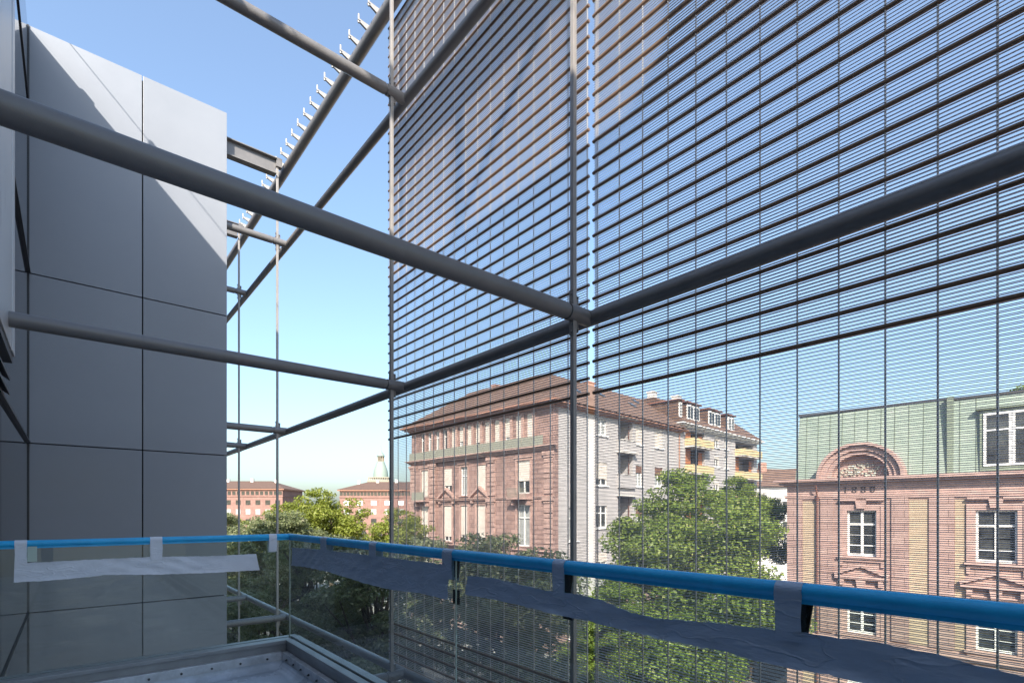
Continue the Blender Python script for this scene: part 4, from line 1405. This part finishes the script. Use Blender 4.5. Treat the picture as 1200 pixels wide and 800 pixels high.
# ------------------------------------------------------------------ trees
def leaf_mesh(name, seed, rx, rz, nclump, nleaf, size, m, lobes=9):
    """crown around the origin: boughs (lobes) of uneven size carry leaf clumps, the clumps carry leaf-sized faces"""
    r = np.random.default_rng(seed)
    la = np.arange(lobes) * 2.399 + r.uniform(0, 0.8, lobes)
    lz = np.linspace(-0.62, 0.66, lobes) + r.uniform(-0.12, 0.12, lobes)
    lr = np.sqrt(np.clip(1 - lz ** 2, 0.1, 1)) * r.uniform(0.45, 0.68, lobes)
    L = np.stack([np.cos(la) * lr * rx, np.sin(la) * lr * rx, lz * rz], axis=1)
    ls = r.uniform(0.36, 0.54, lobes) * rx
    q = r.choice(lobes, nclump, p=ls ** 2 / (ls ** 2).sum())
    d = r.normal(size=(nclump, 3)); d /= np.linalg.norm(d, axis=1)[:, None]
    rad = r.uniform(0.35, 1.0, nclump) ** 0.5
    cen = L[q] + d * (rad * ls[q])[:, None] * np.array([1.0, 1.0, 0.8])
    cr = r.uniform(0.07, 0.17, nclump) * rx * (1.75 if nclump < 200 else 1.15)
    w = cr ** 2; w /= w.sum()
    k = r.choice(nclump, nleaf, p=w)
    u = r.normal(size=(nleaf, 3)); u /= np.linalg.norm(u, axis=1)[:, None]
    sh = r.uniform(0.35, 1.08, nleaf) ** 0.6
    p = cen[k] + u * (cr[k] * sh)[:, None] * np.array([1.2, 1.2, 0.6])
    nrm = u * 0.55 + np.array([0, 0, 0.55]) + r.normal(size=(nleaf, 3)) * 0.45
    nrm /= np.linalg.norm(nrm, axis=1)[:, None]
    t = np.cross(nrm, r.normal(size=(nleaf, 3))); t /= np.linalg.norm(t, axis=1)[:, None]
    bt = np.cross(nrm, t)
    s = size * r.uniform(0.6, 1.35, nleaf)[:, None]
    dro = np.array([0, 0, -0.18]) * s
    V = np.stack([p - t * s, p + bt * s * 0.62, p + t * s + dro, p - bt * s * 0.62], axis=1).reshape(-1, 3)
    me = bpy.data.meshes.new(name)
    me.vertices.add(len(V)); me.vertices.foreach_set("co", V.astype(np.float32).ravel())
    nl = nleaf
    me.loops.add(nl * 4); me.loops.foreach_set("vertex_index", np.arange(nl * 4, dtype=np.int32))
    me.polygons.add(nl)
    me.polygons.foreach_set("loop_start", np.arange(0, nl * 4, 4, dtype=np.int32))
    me.polygons.foreach_set("loop_total", np.full(nl, 4, dtype=np.int32))
    me.update(calc_edges=True)
    me.validate()
    me.materials.append(m)
    return me, cen


def to_mesh(b, name):
    o = b.build(name, M["bark"])
    me = o.data
    for p in me.polygons:
        p.use_smooth = True
    bpy.data.objects.remove(o)
    return me


def trunk_mesh(seed):
    """a stem 1 unit tall, bent a little"""
    rnd = random.Random(seed)
    b = MB()
    pts = [Vector((rnd.uniform(-.15, .15) * t, rnd.uniform(-.15, .15) * t, t)) for t in (0, .08, .35, .7, 1.0)]
    b.path(pts, [0.40, 0.28, 0.24, 0.21, 0.18], 10)
    return to_mesh(b, "trunk"), pts[-1]


def branch_mesh(seed, rz, cen, foot):
    rnd = random.Random(seed)
    b = MB()
    base = Vector((foot.x, foot.y, -rz * 0.75))
    tip = Vector((0.1, -0.1, rz * 0.45))
    b.path([base, (base + tip) / 2 + Vector((0.15, 0.1, 0)), tip], [0.18, 0.11, 0.03], 8)
    for i in range(0, min(26, len(cen))):
        c = Vector(cen[i])
        s = base.lerp(tip, rnd.uniform(0.05, 0.8))
        midp = (s + c) / 2 + Vector((rnd.uniform(-.3, .3), rnd.uniform(-.3, .3), rnd.uniform(0, .4)))
        b.path([s, midp, c], [0.085, 0.05, 0.015], 6)
    return to_mesh(b, "branches")


PROTO = {}
for key, seed, rx, rz, ncl, nlf, size, lm in (("wide", 8, 4.7, 5.2, 420, 105000, 0.085, "leaves_bright"), ("street_a", 21, 3.4, 4.2, 260, 46000, 0.078, "leaves_grey"),
                                              ("street_b", 33, 3.4, 4.2, 260, 46000, 0.078, "leaves_grey"), ("fresh", 47, 3.6, 4.2, 150, 22000, 0.13, "leaves_fresh")):
    me, cen = leaf_mesh("crown", seed, rx, rz, ncl, nlf, size, M[lm])
    tm, ft = trunk_mesh(seed)
    PROTO[key] = (me, tm, branch_mesh(seed, rz, cen, ft), rz)


def tree(key, x, y, top, s, rot, label, group=None):
    """top: eye-level height of the crown's top; the crown is scaled by s, the trunk stretched to reach it"""
    cme, tme, bme, rz = PROTO[key]
    root = empty("broadleaf_tree", (*town(x, y), GZ), R(rot), label, "tree", group)
    c = bpy.data.objects.new("crown", cme); col.objects.link(c); c.parent = root
    zc = top - GZ - rz * s
    c.location = (0, 0, zc); c.scale = (s, s, s)
    t = bpy.data.objects.new("trunk", tme); col.objects.link(t); t.parent = root
    t.scale = (s, s, zc - rz * s * 0.75)
    g = bpy.data.objects.new("branches", bme); col.objects.link(g); g.parent = root
    g.location = (0, 0, zc); g.scale = (s, s, s)
    return root


tree("wide", 22.3, 13.6, 2.0, 0.98, 20, "big bright green tree in front of the gap between corner house and school")
tree("wide", 19.4, 15.9, -3.3, 0.55, 200, "lower bright green tree close in front of the big one, beside the corner house's foot")
tree("wide", 36.6, 17.6, 2.4, 0.62, 130, "dark green tree in the yard left of the school, partly behind the big bright tree")
row = "street trees along the near pavement"
tree("street_a", 9.6, 11.6, -0.05, 0.95, 0, "near street tree whose pale top stands before the pink corner house", row)
tree("street_b", 9.5, 20.3, -0.4, 1.0, 75, "shaded street tree behind the first right glass pane", row)
tree("street_a", 9.2, 34.0, 0.75, 1.0, 200, "dark street tree behind the thin steel post at the balcony corner", row)
tree("street_b", 9.0, 27.0, -0.5, 0.95, 310, "street tree low behind the balcony corner, left of the shaded one", row)
tree("street_a", 8.6, 45.0, 0.2, 1.0, 120, "street tree at the clad tower's right edge, in front of the far left house", row)
tree("street_b", 6.3, 24.5, -2.9, 0.8, 140, "low shaded tree right behind the left glass pane, beside the steel tubes", row)
tree("street_a", 5.6, 31.0, -2.6, 0.85, 15, "low shaded tree at the foot of the clad tower's right edge", row)
tree("street_b", 6.8, 16.8, -4.2, 0.8, 260, "lowest shaded tree seen through the right glass pane under the tape", row)
tree("street_b", 9.4, 56.0, 0.6, 0.95, 30, "farther street tree seen just above the corner of the blue rail", row)
row2 = "sunlit trees across the street"
tree("fresh", 23.0, 44.2, 0.1, 0.74, 10, "small fresh green tree beside the left end of the pink house", row2)
tree("fresh", 23.0, 61.5, 2.4, 1.12, 80, "tall sunlit tree standing between the two far red houses", row2)
tree("fresh", 20.5, 69.0, 0.9, 0.9, 170, "sunlit tree left of the tall one, low before the far left house", row2)
tree("fresh", 23.5, 80.0, -1.0, 0.85, 250, "low sunlit tree in front of the arcade of the far red house", row2)
tree("fresh", 16.0, 74.0, -1.2, 0.9, 20, "low sunlit tree at the foot of the far left house", row2)
tree("wide", 73.5, 5.0, 12.6, 1.1, 60, "tall tree peeping over the green school roof at the right edge")

# ------------------------------------------------------------------ small things down in the street
gw = MB(); gw.box(-0.15, 0.15, 0, 5.6, 0, 1.5); gw.box(-0.22, 0.22, -0.05, 5.65, 1.503, 1.62)
o = gw.build("garden_wall", M["garden_brick"]); o.location = (*town(33.2, 13.95), GZ); o.rotation_euler = (0, 0, RB)
tag(o, "low dark brick garden wall beside the left end of the school", "wall")


def car(x, y, rz, paint, label):
    root = empty("parked_car", (*town(x, y), GZ - 0.118), rz, label, "car", "cars parked in the side street")
    prof = [(-2.1, 0.45), (-2.12, 0.75), (-2.0, 0.92), (-1.25, 0.98), (-0.55, 1.40), (0.75, 1.43), (1.55, 1.02), (2.05, 0.95), (2.12, 0.6), (2.08, 0.35), (-2.05, 0.32)]
    b = MB()
    ins = lambda z: 0.86 if z < 1.1 else 0.66
    nP = len(prof)
    b.v = [Vector((px, -ins(pz), pz)) for px, pz in prof] + [Vector((px, ins(pz), pz)) for px, pz in prof]
    b.f = [tuple(reversed(range(nP))), tuple(range(nP, 2 * nP))] + [(i, (i + 1) % nP, nP + (i + 1) % nP, nP + i) for i in range(nP)]
    b.build("body", M[paint], root, bevel=0.05)
    for s_ in (-1, 1):
        b = MB()
        b.add([(-1.05, s_ * 0.835, 1.02), (-0.55, s_ * 0.70, 1.35), (0.05, s_ * 0.70, 1.37), (0.05, s_ * 0.835, 1.02)], [(0, 1, 2, 3)])
        b.add([(0.13, s_ * 0.835, 1.02), (0.13, s_ * 0.70, 1.37), (0.72, s_ * 0.70, 1.37), (1.3, s_ * 0.835, 1.02)], [(0, 1, 2, 3)])
        b.build("side_window", M["pane_dark"], root)
        for wx in (-1.32, 1.32):
            b = MB(); b.tube((wx, s_ * 0.70, 0.31), (wx, s_ * 0.88, 0.31), 0.31, 18); w_ = b.build("wheel", M["rubber"], root)
            b = MB(); b.tube((wx, s_ * 0.881, 0.31), (wx, s_ * 0.888, 0.31), 0.19, 12); b.build("rim", M["galvanised"], w_)
        b = MB(); b.box(-2.13, -2.05, s_ * 0.62 - 0.16, s_ * 0.62 + 0.16, 0.62, 0.78); b.build("headlight", M["lamp_glass"], root)
    b = MB(); b.add([(-1.22, -0.78, 1.0), (-1.22, 0.78, 1.0), (-0.6, 0.62, 1.39), (-0.6, -0.62, 1.39)], [(0, 1, 2, 3)])
    b.v = [v + Vector((-0.02, 0, 0.02)) for v in b.v]; b.build("windscreen", M["pane_dark"], root)
    b = MB(); b.add([(1.52, -0.78, 1.06), (1.52, 0.78, 1.06), (0.8, 0.62, 1.41), (0.8, -0.62, 1.41)], [(0, 1, 2, 3)])
    b.v = [v + Vector((0.02, 0, 0.02)) for v in b.v]; b.build("rear_window", M["pane_dark"], root)
    return root


car(28.5, 21.9, R(4.8), "car_dark", "dark parked car at the mouth of the side street under the big tree")
car(34.2, 22.4, R(4.8), "car_silver", "silver parked car behind the dark one in the side street")
